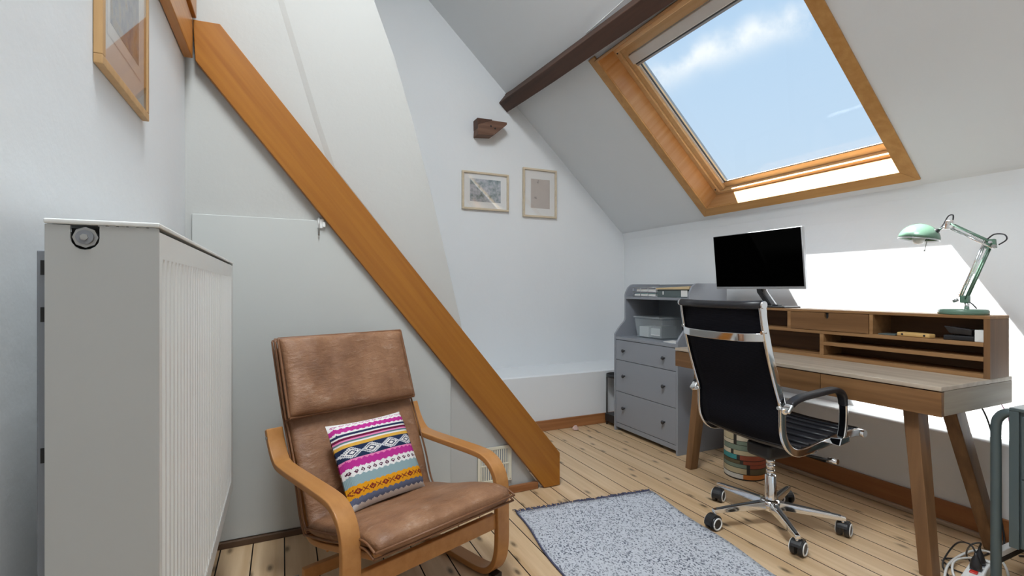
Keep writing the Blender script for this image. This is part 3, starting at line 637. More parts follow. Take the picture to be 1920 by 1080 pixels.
for i in range(210):
    p = TLc + ux*((i+.5)/210) + Vector((0,0,.008)); e = -uyv*random.uniform(.022,.045) + Vector((random.uniform(-.018,.018),0,-.004)); mid = p + e*.5 + Vector((0,0,random.uniform(0,.008)))
    m.tube([p, mid, p+e], [.0028,.0026,.0018], 4)
tag(m.build('fringe', M_FRINGE, rg), kind='stuff')
m = MB(); pts = [Vector((gr[j*(nx+1)][0]-.002, gr[j*(nx+1)][1], .008)) for j in range(ny+1)]; m.tube(pts, .0045, 5).build('edge_binding', M_FRINGE, rg)

# ------------------------------------------------------------------ grey chest of drawers with shelf
CX0, CX1, CY0, CY1 = 2.461, 2.93, 2.574, 3.29; PT = .018
ch = thing('chest_of_drawers', ((CX0+CX1)/2, (CY0+CY1)/2, 0), 'grey three drawer chest with an open shelf unit in the corner', 'dresser')
def arc(c, r, a0, a1, n=6): return [(c[0]+r*math.cos(a0+(a1-a0)*i/n), c[1]+r*math.sin(a0+(a1-a0)*i/n)) for i in range(n+1)]
prof = [(CX0,0),(CX0,.785)] + [(CX0+.03,.825),(CX0+.065,.862),(CX0+.092,.885),(CX0+.104,.91)] + [(CX0+.104,1.10),(CX0+.110,1.125),(CX0+.135,1.165),(CX0+.165,1.187),(CX0+.185,1.19)] + [(CX1,1.19),(CX1,0)]
for y in (CY0, CY1-PT): MB().prism([(x, y, z) for x, z in prof], (0, PT, 0)).build('side_panel', M_GREY, ch, bevel=.002)
B((CX0+.004, CY0+PT, .742), (CX1-.006, CY1-PT, .764)).build('top_board', M_GREY, ch, bevel=.002)
B((CX0+.106, CY0+PT, 1.068), (CX1-.006, CY1-PT, 1.088)).build('shelf', M_GREY, ch, bevel=.002)
B((CX1-.012, CY0+PT, .06), (CX1-.004, CY1-PT, 1.188)).build('back_panel', M_GREYIN, ch)
B((CX0+.006, CY0+PT, .03), (CX0+.026, CY1-PT, .066)).build('plinth_rail', M_GREY, ch, bevel=.002)
B((CX0+.03, CY0+PT, .05), (CX1-.02, CY1-PT, .066)).build('bottom_board', M_GREYIN, ch)
for z0, z1 in ((.580,.738),(.325,.576),(.070,.321)):
    d = B((CX0+.003, CY0+PT+.003, z0), (CX0+.021, CY1-PT-.003, z1)).build('drawer', M_GREY, ch, bevel=.0015)
    B((CX0+.03, CY0+PT+.02, z0+.02), (CX1-.03, CY1-PT-.02, z1-.04)).build('drawer_box', M_GREYIN, d)
    for y in (3.155, 2.705):
        zz = z0 + (z1-z0)*.5 if z1-z0 < .2 else z0 + (z1-z0)*.53
        MB().lathe([(.005,0),(.005,-.014),(.013,-.018),(.014,-.024),(.010,-.029),(.001,-.030)], (CX0+.003, y, zz), 14, 'X').build('knob', M_KNOB, d)
# things on the chest
ZT, ZS = .764, 1.088
bx = thing('storage_box', (2.69, 3.0, ZT), 'clear plastic storage box with lid on the grey chest', 'box')
def frustum(x0,x1,y0,y1,z0,z1,t): return [(x0+t,y0+t,z0),(x1-t,y0+t,z0),(x1-t,y1-t,z0),(x0+t,y1-t,z0),(x0,y0,z1),(x1,y0,z1),(x1,y1,z1),(x0,y1,z1)]
MB().hexa([Vector(p) for p in frustum(2.575,2.80,2.86,3.175,ZT+.002,ZT+.155,.014)]).build('tub', M_BOX, bx, bevel=.008)
B((2.568,2.853,ZT+.155),(2.807,3.182,ZT+.170)).build('lid', M_BOX, bx, bevel=.005)
B((2.61,2.90,ZT+.01),(2.76,3.0,ZT+.10)).build('contents', M_STEEL, bx); B((2.586,2.89,ZT+.03),(2.590,2.99,ZT+.085)).build('paper_label', M_PAPER, bx); B((2.60,3.03,ZT+.01),(2.75,3.14,ZT+.09)).build('contents', M_PAPER, bx)
tag(MB().hexa([Vector(p) for p in ((2.50,2.60,ZT),(2.64,2.61,ZT),(2.63,2.80,ZT),(2.52,2.78,ZT),(2.50,2.60,ZT+.012),(2.64,2.61,ZT+.006),(2.63,2.80,ZT+.005),(2.52,2.78,ZT+.004))]).build('paper_sheets', M_PAPER), 'few loose white paper sheets lying on the grey chest', 'paper')
tr = thing('letter_tray', (2.72, 3.08, ZS), 'wire letter tray with papers on the upper shelf of the grey chest', 'tray')
for z in (.005, .04, .075): MB().tube([(2.60,3.22,ZS+z),(2.60,2.95,ZS+z),(2.83,2.95,ZS+z),(2.83,3.22,ZS+z),(2.60,3.22,ZS+z)], .004, 6).build('wire_rim', M_ALU, tr)
for y in (3.22, 3.13, 3.04, 2.95): MB().tube([(2.60,y,ZS+.004),(2.60,y,ZS+.077)], .0025, 6).build('wire', M_ALU, tr)
B((2.607,2.96,ZS+.001),(2.82,3.21,ZS+.022)).build('paper_stack', M_PAPER, tr); B((2.607,2.965,ZS+.023),(2.82,3.20,ZS+.027)).build('folder', M_TEAL, tr); B((2.612,2.97,ZS+.04),(2.82,3.19,ZS+.065)).build('paper_stack', M_PAPER, tr)
bd = thing('ring_binder', (2.72, 2.77, ZS), 'dark grey green ring binder lying flat on the upper shelf', 'binder')
B((2.60,2.625,ZS),(2.86,2.935,ZS+.058)).build('cover', M_BINDER, bd, bevel=.003); B((2.598,2.625,ZS+.006),(2.6005,2.685,ZS+.052)).build('spine_label', M_PAPER, bd); B((2.598,2.865,ZS+.02),(2.6005,2.875,ZS+.045)).build('spine_mark', M_PAPER, bd)
tag(MB().hexa([Vector(p) for p in ((2.59,2.60,ZS+.0585),(2.85,2.60,ZS+.0585),(2.85,2.94,ZS+.0585),(2.59,2.94,ZS+.0585),(2.59,2.60,ZS+.082),(2.85,2.60,ZS+.085),(2.85,2.94,ZS+.070),(2.59,2.94,ZS+.069))]).build('card_folder', M_KRAFT, bevel=.002), 'beige card folder lying on top of the ring binder', 'folder')

# black side table squeezed beside the chest
stb = thing('side_table', (2.565, 3.388, 0), 'small black metal tray table between the grey chest and the back wall', 'side table')
cx, cy, r_ = 2.562, 3.388, .088
MB().lathe([(.0,.404),(r_-.006,.404),(r_,.410),(r_,.432),(r_-.004,.432),(r_-.006,.412),(.0,.410)], (cx,cy,0), 28).build('tray', M_BLACKM, stb)
for a in (135, 225, 45, 315): MB().tube([(cx+.083*math.cos(math.radians(a)), cy+.083*math.sin(math.radians(a)), z) for z in (0,.41)], .006, 8).build('leg', M_BLACKM, stb)
B((cx-.07,cy-.07,.03),(cx+.07,cy+.07,.095)).build('lower_box', M_BLACKM, stb, bevel=.004)
tg_ = MB(); rr = random.Random(3)
tg_.loft([[Vector((2.16+ (.028*s*rr.uniform(.7,1.2))*math.cos(a*PI/4), 3.40+(.02*s*rr.uniform(.7,1.2))*math.sin(a*PI/4), z)) for a in range(8)] for s, z in ((.5,.0),(1,.008),(.95,.022),(.5,.038))], True, 0, False)
tag(tg_.build('crumpled_wrapper', plain('pale_pink_wrapper', (.62,.42,.36), .6, var=.4, scale=60)), 'small crumpled pink wrapper on the floor near the back wall', 'litter')

# ------------------------------------------------------------------ desk
DX0, DX1, DY0, DY1, DZ = 2.309, 2.885, 1.016, 2.44, .77
dk = thing('desk', ((DX0+DX1)/2, (DY0+DY1)/2, 0), 'oak writing desk with two drawers and splayed legs against the right wall', 'desk')
B((DX0, DY0, DZ-.018), (DX1, DY1, DZ)).build('desktop', M_OAKGLARE, dk, bevel=.0025)
B((DX0+.022, DY0, .655), (DX1, DY0+.018, DZ-.0185)).build('side_panel', M_OAKX, dk, bevel=.001); B((DX0+.022, DY1-.018, .655), (DX1, DY1, DZ-.0185)).build('side_panel', M_OAKX, dk, bevel=.001)
B((DX0+.022, DY0+.018, .655), (DX1, DY1-.018, .668)).build('bottom_board', M_OAK, dk); B((DX1-.018, DY0+.018, .668), (DX1, DY1-.018, DZ-.0185)).build('back_rail', M_OAK, dk)
DM = 1.49
for a, b in ((DY0+.001, DM-.0015), (DM+.0015, DY1-.001)):
    d = B((DX0+.002, a, .652), (DX0+.02, b, DZ-.0225)).build('drawer', M_OAK, dk, bevel=.001)
    B((DX0+.0205, a+.03, .670), (DX1-.03, b-.03, .735)).build('drawer_box', M_OAKIN, d)
def leg(top, foot, w0=.080, w1=.060, d0=.055, d1=.048):
    t, f = Vector(top), Vector(foot); q = lambda p, a, b: [p+Vector((-a/2,-b/2,0)), p+Vector((a/2,-b/2,0)), p+Vector((a/2,b/2,0)), p+Vector((-a/2,b/2,0))]
    MB().hexa(q(f, w1, d1) + q(t, w0, d0)).build('leg', M_OAKZ, dk, bevel=.004)
leg((2.405,1.150,.656), (2.355,1.075,0)); leg((2.62,1.120,.656), (2.845,1.062,0)); leg((2.405,2.30,.656), (2.375,2.365,0)); leg((2.62,2.31,.656), (2.845,2.37,0))
# hutch: a shelf unit standing on the desk
HX0, HX1, HZ1 = 2.690, 2.858, 1.036
hu = thing('desk_hutch', ((HX0+HX1)/2, (DY0+DY1)/2, DZ), 'oak shelf unit with pigeonholes standing on the back of the desk', 'shelf unit')
T_ = .018
def hb(name, y0, y1, z0, z1, x0=HX0, x1=HX1, mat=M_OAK, par=hu, bev=.0015): return B((x0, y0, z0), (x1, y1, z1)).build(name, mat, par, bevel=bev)
hy0, hy1 = DY0, DY1-.01
hb('top_board', hy0, hy1, HZ1-.014, HZ1, mat=M_OAKEDGE)
hb('side_panel', hy0, hy0+.022, DZ, HZ1-.0142, mat=M_OAKZ); hb('side_panel', hy1-.022, hy1, DZ, HZ1-.0142, mat=M_OAKZ)
hb('bottom_board', hy0+.022, hy1-.022, DZ, DZ+.018, mat=M_OAKEDGE)
hb('back_panel', hy0+.022, hy1-.022, DZ+.018, HZ1-.0142, HX1-.008, HX1-.001, M_OAKIN)
hb('shelf', hy0+.022, hy1-.022, .904, .922, x1=HX1-.008, mat=M_OAKEDGE)
hb('divider', 1.468, 1.486, .922, HZ1-.0142, x1=HX1-.008, mat=M_OAKEDGE); hb('divider', 1.908, 1.930, .922, HZ1-.0142, x1=HX1-.008, mat=M_OAKEDGE)
hb('divider', 1.716, 1.738, DZ+.018, .904, x1=HX1-.008, mat=M_OAKEDGE)
hb('shelf', hy0+.022, 1.716, .842, .860, x1=HX1-.008, mat=M_OAKEDGE)
hd = thing('drawer', (0,0,0), None, None); hd.parent = hu; hd.location = Vector((HX0, 1.70, .923)) - hu.location
ny0, ny1, nz = 1.687, 1.709, 1.0205-.032; a, b = 1.4875, 1.9065; x0 = HX0-.003
pl_ = [(x0,a,.9235),(x0,b,.9235),(x0,b,1.0205),(x0,ny1,1.0205),(x0,ny1,nz+.01),(x0,(ny0+ny1)/2+.006,nz),(x0,(ny0+ny1)/2-.006,nz),(x0,ny0,nz+.01),(x0,ny0,1.0205),(x0,a,1.0205)]
MB().prism(pl_, (.014,0,0)).build('drawer_front', M_OAK, hd); B((x0+.02,a+.01,.93),(HX1-.02,b-.01,1.0)).build('drawer_box', M_OAKIN, hd); B((x0+.0145,ny0-.01,.98),(x0+.0165,ny1+.01,1.021)).build('finger_notch', M_DARK, hd)
# small things inside the hutch
zs = .922
bm_ = thing('bamboo_case', (2.725, 1.30, zs), 'flat bamboo pencil case in the right compartment of the hutch', 'case')
MB().hexa([Vector(p) for p in ((2.70,1.235,zs),(2.735,1.225,zs),(2.775,1.375,zs),(2.715,1.375,zs),(2.70,1.235,zs+.02),(2.735,1.225,zs+.02),(2.775,1.375,zs+.02),(2.715,1.375,zs+.02))]).build('case_body', M_BAMBOO, bm_, bevel=.005)
for y in (1.255, 1.35): MB().tube([(2.7015+(y-1.235)*.1,y,zs+.0105),(2.699+(y-1.235)*.1,y,zs+.0105)], .005, 8).build('round_hole', M_DARK, bm_)
tag(B((2.71,1.38,zs),(2.80,1.455,zs+.006)).build('notebook', M_BINDER, bevel=.002), 'thin dark notebook beside the bamboo case in the hutch', 'notebook')
hp = thing('hole_punch', (2.745, 1.115, zs), 'black office hole punch in the right end of the hutch', 'hole punch')
B((2.705,1.075,zs),(2.79,1.185,zs+.022)).build('base_tray', M_BLACKPL, hp, bevel=.004)
MB().hexa([Vector(p) for p in ((2.71,1.085,zs+.024),(2.79,1.085,zs+.024),(2.79,1.165,zs+.03),(2.71,1.165,zs+.03),(2.695,1.08,zs+.052),(2.79,1.08,zs+.046),(2.79,1.18,zs+.058),(2.695,1.18,zs+.064))]).build('lever', M_KNOB, hp, bevel=.004)
for y in (1.10,1.155): MB().tube([(2.74,y,zs+.02),(2.74,y,zs+.045)], .006, 8).build('punch_pin', M_STEEL, hp)
tag(B((2.70,1.040,zs),(2.76,1.072,zs+.052)).build('small_box', M_WHITEP, bevel=.003), 'tiny white box at the far right inside the hutch', 'box')

# ------------------------------------------------------------------ monitor
mo = thing('monitor', (2.765, 2.15, HZ1), 'black screen monitor with thin silver frame on the hutch', 'monitor')
my0, my1, mz0, mz1 = 1.846, 2.488, 1.150, 1.512; mx = 2.735; tilt = .036
q = lambda y, z, d: Vector((mx - tilt*(z-mz0)/(mz1-mz0) + d, y, z))
def mbx(name, mat, y0, y1, z0, z1, d0, d1, bev=.0015, par=mo): return MB().hexa([q(y0,z0,d0),q(y1,z0,d0),q(y1,z0,d1),q(y0,z0,d1),q(y0,z1,d0),q(y1,z1,d0),q(y1,z1,d1),q(y0,z1,d1)]).build(name, mat, par, bevel=bev)
mbx('housing', M_ALU, my0, my1, mz0, mz1, 0, .022, .003); mbx('screen', M_SCREEN, my0+.009, my1-.003, mz0+.016, mz1-.004, -.0015, .0, 0); mbx('rear_bulge', M_ALU, 2.0, 2.34, mz0+.03, mz0+.2, .022, .04, .006)
MB().strip([(mx+.02,2.15,mz0+.07),(mx+.028,2.145,mz0-.01),(2.79,2.095,HZ1+.012)], (0,1,0), .05, .012).build('stand_arm', M_ALU, mo, bevel=.002)
MB().strip([(mx+.008,2.165,mz0+.05),(mx+.014,2.16,mz0-.02),(2.775,2.115,HZ1+.012)], (0,1,0), .035, .010).build('stand_inner', M_BLACKPL, mo, bevel=.002)
B((2.70,1.955,HZ1),(2.85,2.21,HZ1+.010)).build('stand_base', M_KNOB, mo, bevel=.004); B((2.77,2.05,HZ1+.010),(2.81,2.09,HZ1+.018)).build('stand_clip', M_BLACKPL, mo, bevel=.002)

# ------------------------------------------------------------------ desk lamp
la = thing('desk_lamp', (2.775, 1.14, HZ1), 'sage green articulated desk lamp standing on the hutch', 'lamp')
lx = 2.775
MB().lathe([(0,0),(.086,0),(.088,.004),(.088,.018),(.083,.024),(.03,.026),(0,.026)], (lx,1.142,HZ1), 36).build('lamp_base', M_SAGE, la)
st_ = MB().tube([(lx,1.128,HZ1+.024),(lx,1.128,HZ1+.055)], .009, 12).build('stem', M_CHROME, la)
MB().tube(smooth_path([(lx+.005,1.126,HZ1+.06),(lx+.008,1.110,HZ1+.045),(lx+.012,1.098,HZ1+.027)]), .0028, 6).build('cable_tail', M_KNOB, la)
J0, J1, J2 = Vector((lx,1.130,1.105)), Vector((lx,1.042,1.352)), Vector((lx,1.188,1.452))
jb = MB().box((lx-.012,1.118,HZ1+.052),(lx+.012,1.150,HZ1+.085)).build('base_joint', M_SAGE, la, bevel=.004)
MB().tube([(lx-.012,1.155,HZ1+.066),(lx-.012,1.172,HZ1+.058)], .007, 10).build('knob', M_STEEL, jb)
def rods(a, b, off, name, r=.0042):
    for dx in (-.010, .010):
        for o_ in (0, 1): MB().tube([a+off*o_+Vector((dx,0,0)), b+off*o_+Vector((dx,0,0))], r, 8).build(name, M_CHROME if o_ else M_SAGE, la)
rods(J0, J1, Vector((0,.020,.010)), 'lower_arm_rod'); rods(J1, J2, Vector((0,-.006,-.026)) , 'upper_arm_rod')
def spring(a, b, r, turns, name):
    pts = []; ax = (b-a); u = ax.normalized().orthogonal(); v_ = ax.normalized().cross(u)
    for i in range(turns*8+1):
        t = i/(turns*8); an = 2*PI*turns*t; pts.append(a + ax*t + (u*math.cos(an)+v_*math.sin(an))*r)
    MB().tube(pts, .0012, 4).build(name, M_CHROME, la)
spring(J0+Vector((0,.03,.012)), J0+(J1-J0)*.45+Vector((0,.018,.008)), .005, 14, 'spring'); spring(J1+(J2-J1)*.08+Vector((0,0,-.012)), J1+(J2-J1)*.5+Vector((0,-.004,-.013)), .004, 12, 'spring')
for j, nm in ((J1,'elbow_joint'),(J2,'head_joint')):
    jj = MB().hexa([j+Vector(p) for p in ((-.008,-.016,-.026),(.008,-.016,-.026),(.008,.022,-.026),(-.008,.022,-.026),(-.008,-.012,.014),(.008,-.012,.014),(.008,.016,.014),(-.008,.016,.014))]).build(nm, M_SAGE if j is J1 else M_CHROME, la, bevel=.003)
    MB().tube([j+Vector((-.02,0,0)), j+Vector((.02,0,0))], .006, 10).build('pivot', M_CHROME, jj)
    MB().tube([j+Vector((-.022,-.012,-.018)), j+Vector((-.008,-.012,-.018))], .007, 10).build('wing_knob', M_STEEL, jj)
neck = Vector((lx,1.238,1.425)); MB().tube([J2+Vector((0,.004,-.008)), neck], .006, 10).build('neck', M_CHROME, la)
MB().tube([neck+Vector((0,-.006,.0)), neck+Vector((0,.012,-.006))], [.008,.015], 12).build('socket', M_BLACKPL, la)
sh = Vector((lx,1.312,1.388)); axis = Vector((-.10,.12,-1)).normalized(); u = axis.orthogonal().normalized(); v_ = axis.cross(u); rings = []
for k in range(11):
    a = k/10*PI/2*.97; r = .0805*math.sin(a)+.0015; h_ = .076*math.cos(a)
    rings.append([sh - axis*h_ + (u*math.cos(2*PI*i/32)+v_*math.sin(2*PI*i/32))*r for i in range(32)])
for k in range(10, -1, -1):
    a = k/10*PI/2*.97; r = .077*math.sin(a)+.001; h_ = .071*math.cos(a); rings.append([sh - axis*h_ + (u*math.cos(2*PI*i/32)+v_*math.sin(2*PI*i/32))*r for i in range(32)])
sd_ = MB().loft(rings, True, 0, True).build('lamp_shade', M_SAGE, la)
MB().tube([sh + (u*math.cos(2*PI*i/32)+v_*math.sin(2*PI*i/32))*.080 for i in range(33)], .0018, 6).build('rim', M_ALU, sd_)
MB().lathe([(.0,-.02),(.018,-.015),(.026,.005),(.022,.025),(.013,.045),(.013,.06),(0,.06)], sh+Vector((0,0,-.004)), 16).build('bulb', M_WHITEP, sd_)
MB().tube([sh+Vector((0,-.035,-.002)), sh+Vector((-.004,-.026,-.055))], .0016, 6).build('switch_rod', M_STEEL, sd_); MB().tube([sh+Vector((-.004,-.026,-.052)), sh+Vector((-.004,-.026,-.058))], .0035, 8).build('switch_tip', M_STEEL, sd_)
MB().tube(smooth_path([J1+Vector((.006,.02,.012)), J1+Vector((.006,-.005,.034)), J1+Vector((.006,-.038,.03)), J1+Vector((.006,-.045,.008)), J1+Vector((.006,-.02,-.012))]), .003, 6).build('power_cable', M_KNOB, la)
MB().tube(smooth_path([J2+Vector((.006,-.006,.006)), J2+Vector((.006,-.008,.036)), J2+Vector((.006,.010,.034)), J2+Vector((.006,.028,.0)), neck+Vector((.006,-.008,.006))]), .003, 6).build('power_cable', M_KNOB, la)

# ------------------------------------------------------------------ office chair (local: +x forward, y to its left)
oc = thing('office_chair', (2.17, 1.645, 0), 'black mesh office chair with chrome frame and castors pulled up to the desk', 'office chair', rz=math.radians(-3))
O = lambda f, z, l=0: Vector((f, l, z))
op = [(-.332,1.085),(-.318,1.0),(-.300,.92),(-.272,.82),(-.238,.72),(-.219,.665),(-.214,.61),(-.213,.555),(-.203,.505),(-.172,.458),(-.125,.434),(-.06,.436),(.06,.458),(.18,.476),(.27,.482),(.305,.474)]
opath = smooth_path([(f, 0, z) for f, z in op], 4); HW = .238
for sx in (-1, 1):
    sfm = MB().strip([Vector((p.x, sx*HW, p.z)) for p in opath], (0,1,0), .014, .034).build('side_frame', M_CHROME, oc, bevel=.004, local=True)
    for f, z in ((-.312,.965),(-.217,.64),(.115,.466)):
        MB().tube([O(f-.022,z,sx*HW), O(f+.0,z,sx*HW)], .008, 10).build('bolt', M_CHROME, sfm, local=True)
def sling(path, off, th, wid, n=10):
    m = MB(); rings = []
    for i, p in enumerate(path):
        t = (path[min(i+1,len(path)-1)]-path[max(i-1,0)]).normalized(); nr = Vector((t.z,0,-t.x)); nr = -nr if nr.dot(Vector((1,0,1))) < 0 else nr
        rb = .0035*math.sin(i*PI) ; q_ = p + nr*off; ring = []
        for k in range(n+1): y = -wid+2*wid*k/n; ring.append(q_ + Vector((0,y,0)) + nr*(th/2 - .012*(1-(y/wid)**2)))
        for k in range(n, -1, -1): y = -wid+2*wid*k/n; ring.append(q_ + Vector((0,y,0)) - nr*(th/2 + .012*(1-(y/wid)**2)))
        rings.append(ring)
    return m.loft(rings, True, 0, True)
ib = 36; sling(opath[:ib+1], .006, .008, HW-.006).build('back_mesh', M_MESHB, oc, local=True)
sling(opath[ib-1:], .008, .012, HW-.006).build('seat_mesh', M_LEATHERB, oc, local=True)
for i in range(ib+1, len(opath)-2, 2):
    p = opath[i]; MB().tube([p+Vector((0,-HW+.008,.014)), p+Vector((0,-HW*.5,.009)), p+Vector((0,0,.006)), p+Vector((0,HW*.5,.009)), p+Vector((0,HW-.008,.014))], .009, 8).build('seat_rib', M_LEATHERB, oc, local=True)
tr_ = MB().tube([O(-.335,1.083,-HW-.004), O(-.335,1.079,-HW*.5), O(-.335,1.078,0), O(-.335,1.079,HW*.5), O(-.335,1.083,HW+.004)], .0185, 16).build('top_roll', M_LEATHERB, oc, local=True)
fr_ = MB().tube([O(.305,.474,-HW-.004), O(.305,.474,HW+.004)], .016, 14).build('front_roll', M_LEATHERB, oc, local=True)
for par, f, z in ((tr_,-.335,1.083),(fr_,.305,.474)):
    for sx in (-1, 1): MB().tube([O(f,z,sx*(HW+.003)), O(f,z,sx*(HW+.016))], .0165, 16).build('end_cap', M_CHROME, par, local=True)
MB().strip(smooth_path([O(-.322,.945,-HW), O(-.345,.943,-HW*.86), O(-.362,.940,-HW*.6), O(-.366,.938,0), O(-.362,.940,HW*.6), O(-.345,.943,HW*.86), O(-.322,.945,HW)], 4), (0,0,1), .036, .009).build('back_crossbar', M_CHROME, oc, bevel=.003, local=True)
MB().strip([O(-.02,.425,-HW), O(-.02,.415,-.1), O(-.02,.415,.1), O(-.02,.425,HW)], (1,0,0), .05, .014).build('seat_crossbar', M_CHROME, oc, bevel=.003, local=True); MB().strip([O(.16,.458,-HW), O(.16,.448,0), O(.16,.458,HW)], (1,0,0), .04, .012).build('seat_crossbar', M_CHROME, oc, bevel=.003, local=True)
for sx in (-1, 1):
    y = sx*(HW+.036)
    ar = [(-.238,.628),(-.205,.665),(-.15,.684),(-.06,.694),(.03,.702),(.07,.702),(.105,.685),(.122,.65),(.125,.60),(.122,.54),(.11,.485)]
    ap = smooth_path([O(f, z, y) for f, z in ar], 4)
    arm = MB().strip(ap, (0,1,0), .036, .016).build('armrest', M_CHROME, oc, bevel=.005, local=True)
    MB().strip([p for p in ap[3:31]], (0,1,0), .040, .024).build('arm_pad', M_LEATHERB, arm, bevel=.008, seg=3, local=True)
    MB().tube([O(-.240,.632,y), O(-.216,.64,sx*(HW-.004))], .012, 10).build('arm_mount', M_CHROME, arm, local=True)
    MB().hexa([O(.07,.455,sx*(HW+.006)), O(.14,.468,sx*(HW+.006)), O(.14,.468,y+sx*.02), O(.07,.455,y+sx*.02), O(.075,.482,sx*(HW+.006)), O(.14,.494,sx*(HW+.006)), O(.14,.494,y+sx*.018), O(.085,.488,y+sx*.018)]).build('arm_foot', M_CHROME, arm, bevel=.004, local=True)
me_ = B((-.09,-.07,.335),(.09,.07,.408)).build('tilt_mechanism', M_BLACKPL, oc, bevel=.02, seg=3, local=True)
MB().tube([O(.04,.372,-.06), O(.06,.385,-.26)], .005, 8).build('tilt_lever', M_BLACKPL, me_, local=True); MB().tube([O(.06,.385,-.25), O(.064,.387,-.29)], .012, 10).build('lever_grip', M_CHROME, me_, local=True)
MB().tube([O(.13,.355,0), O(.08,.36,0)], [.028,.03], 16).build('tension_knob', M_BLACKPL, me_, local=True)
col_ = MB().lathe([(.017,.235),(.017,.34)], (0,0,0), 20).build('gas_piston', M_CHROME, oc, local=True)
for z in (.25,.275,.30): MB().lathe([(.0205,z),(.0205,z+.012),(.019,z+.016)], (0,0,0), 20).build('piston_ring', M_CHROME, col_, local=True)
MB().lathe([(.027,.085),(.030,.10),(.027,.115),(.026,.238),(.022,.243),(.0,.243)], (0,0,0), 24).build('column', M_CHROME, oc, local=True)
MB().lathe([(.0,.062),(.028,.062),(.044,.075),(.046,.112),(.036,.122),(.0,.122)], (0,0,0), 24).build('hub', M_CHROME, oc, local=True)
for k in range(5):
    a = math.radians(21+3+72*k); d = Vector((math.cos(a), math.sin(a), 0)); p_ = Vector((-d.y, d.x, 0)); R_ = .298
    def ring(r, wd, z0, z1): return [d*r - p_*wd + Vector((0,0,z0)), d*r + p_*wd + Vector((0,0,z0)), d*r + p_*wd*.8 + Vector((0,0,z1)), d*r - p_*wd*.8 + Vector((0,0,z1))]
    lg = MB().loft([ring(.03,.021,.078,.116), ring(.15,.018,.078,.108), ring(.27,.0145,.076,.098), ring(R_+.012,.012,.076,.094)], True, 0, False).build('base_leg', M_CHROME, oc, bevel=.003, local=True)
    MB().hexa(ring(.07,.005,.106,.1155) and [d*.06-p_*.006+Vector((0,0,.110)), d*.29-p_*.0035+Vector((0,0,.092)), d*.29+p_*.0035+Vector((0,0,.092)), d*.06+p_*.006+Vector((0,0,.110)), d*.06-p_*.006+Vector((0,0,.1165)), d*.29-p_*.0035+Vector((0,0,.0995)), d*.29+p_*.0035+Vector((0,0,.0995)), d*.06+p_*.006+Vector((0,0,.1165))]).build('groove', M_GASKET, lg, local=True)
    c0 = d*R_; ca = a + (.9, 1.9, .3, 2.4, 1.2)[k]; cd_ = Vector((math.cos(ca), math.sin(ca), 0)); wx = Vector((-cd_.y, cd_.x, 0)); wc = c0 + cd_*.014 + Vector((0,0,.034))
    cs = MB().tube([c0+Vector((0,0,.058)), c0+Vector((0,0,.082))], .0075, 10).build('castor_stem', M_CHROME, oc, local=True)
    for s_ in (-1, 1):
        ws = MB().tube([wc+wx*s_*.006, wc+wx*s_*.009, wc+wx*s_*.024, wc+wx*s_*.027], [.031,.033,.033,.029], 20).build('castor_wheel', M_BLACKPL, cs, local=True)
        q1, q2 = cd_, Vector((0,0,1))
        MB().tube([wc+wx*s_*.0272+(q1*math.cos(2*PI*i/24)+q2*math.sin(2*PI*i/24))*.0255 for i in range(25)], .0038, 6).build('wheel_ring', M_WHITEP, cs, local=True)
    hd_ = [wc + (cd_*math.cos(t)+Vector((0,0,1))*math.sin(t))*.036 for t in [PI*(-.05+i/10*.95) for i in range(11)]]
    MB().strip(hd_, wx, .040, .005).build('castor_hood', M_BLACKPL, cs, local=True)

# ------------------------------------------------------------------ waste bin printed with stacked books
bn = thing('waste_bin', (2.60, 2.15, 0), 'round waste bin printed with stacks of old books under the desk', 'waste bin')
bc_ = [plain('print_%d' % i, c, .6, var=.12, scale=40) for i, c in enumerate([(.72,.64,.48),(.70,.69,.64),(.30,.07,.035),(.05,.30,.31),(.20,.26,.20),(.13,.10,.05),(.63,.40,.15),(.62,.20,.04),(.55,.47,.30),(.035,.03,.025)])]
m = MB(); R_ = .118; n = 40
rows = [(.008,.034,[1,1,7,1]),(.038,.070,[6,8,5,6]),(.073,.094,[5,4,2,5]),(.096,.116,[4,5,2,0]),(.120,.148,[0,3,2,8]),(.150,.176,[2,0,8,2]),(.178,.208,[0,4,0,6]),(.211,.232,[1,0,4,1]),(.235,.285,[8,8,0,8]),(.288,.302,[4,0,3,5])]
def arcquad(z0, z1, i0, i1, r, mi):
    vs = []; fs = []
    for i in range(i0, i1+1): a = 2*PI*i/n; vs += [(2.60+r*math.cos(a), 2.15+r*math.sin(a), z0), (2.60+r*math.cos(a), 2.15+r*math.sin(a), z1)]
    for k_ in range(i1-i0): fs.append((2*k_, 2*k_+2, 2*k_+3, 2*k_+1))
    m.add(vs, fs, mi, True)
rb_ = random.Random(5)
for z0, z1, cs_ in rows:
    i = rb_.randint(0, 6)
    start = i
    for q_ in range(4):
        ln = 10; j0 = start+q_*ln; arcquad(z0, z1, j0, j0+ln, R_+.0005, cs_[q_])
        arcquad(z0, z1, j0, j0+1, R_+.0010, 9) if rb_.random() < .6 else None
m.build('book_print', bc_, bn)
MB().lathe([(.0,.0),(R_,.0),(R_,.305),(R_+.002,.308),(R_-.003,.308),(R_-.003,.01),(0,.01)], (2.60,2.15,0), 40).build('bin_body', bc_[9], bn)

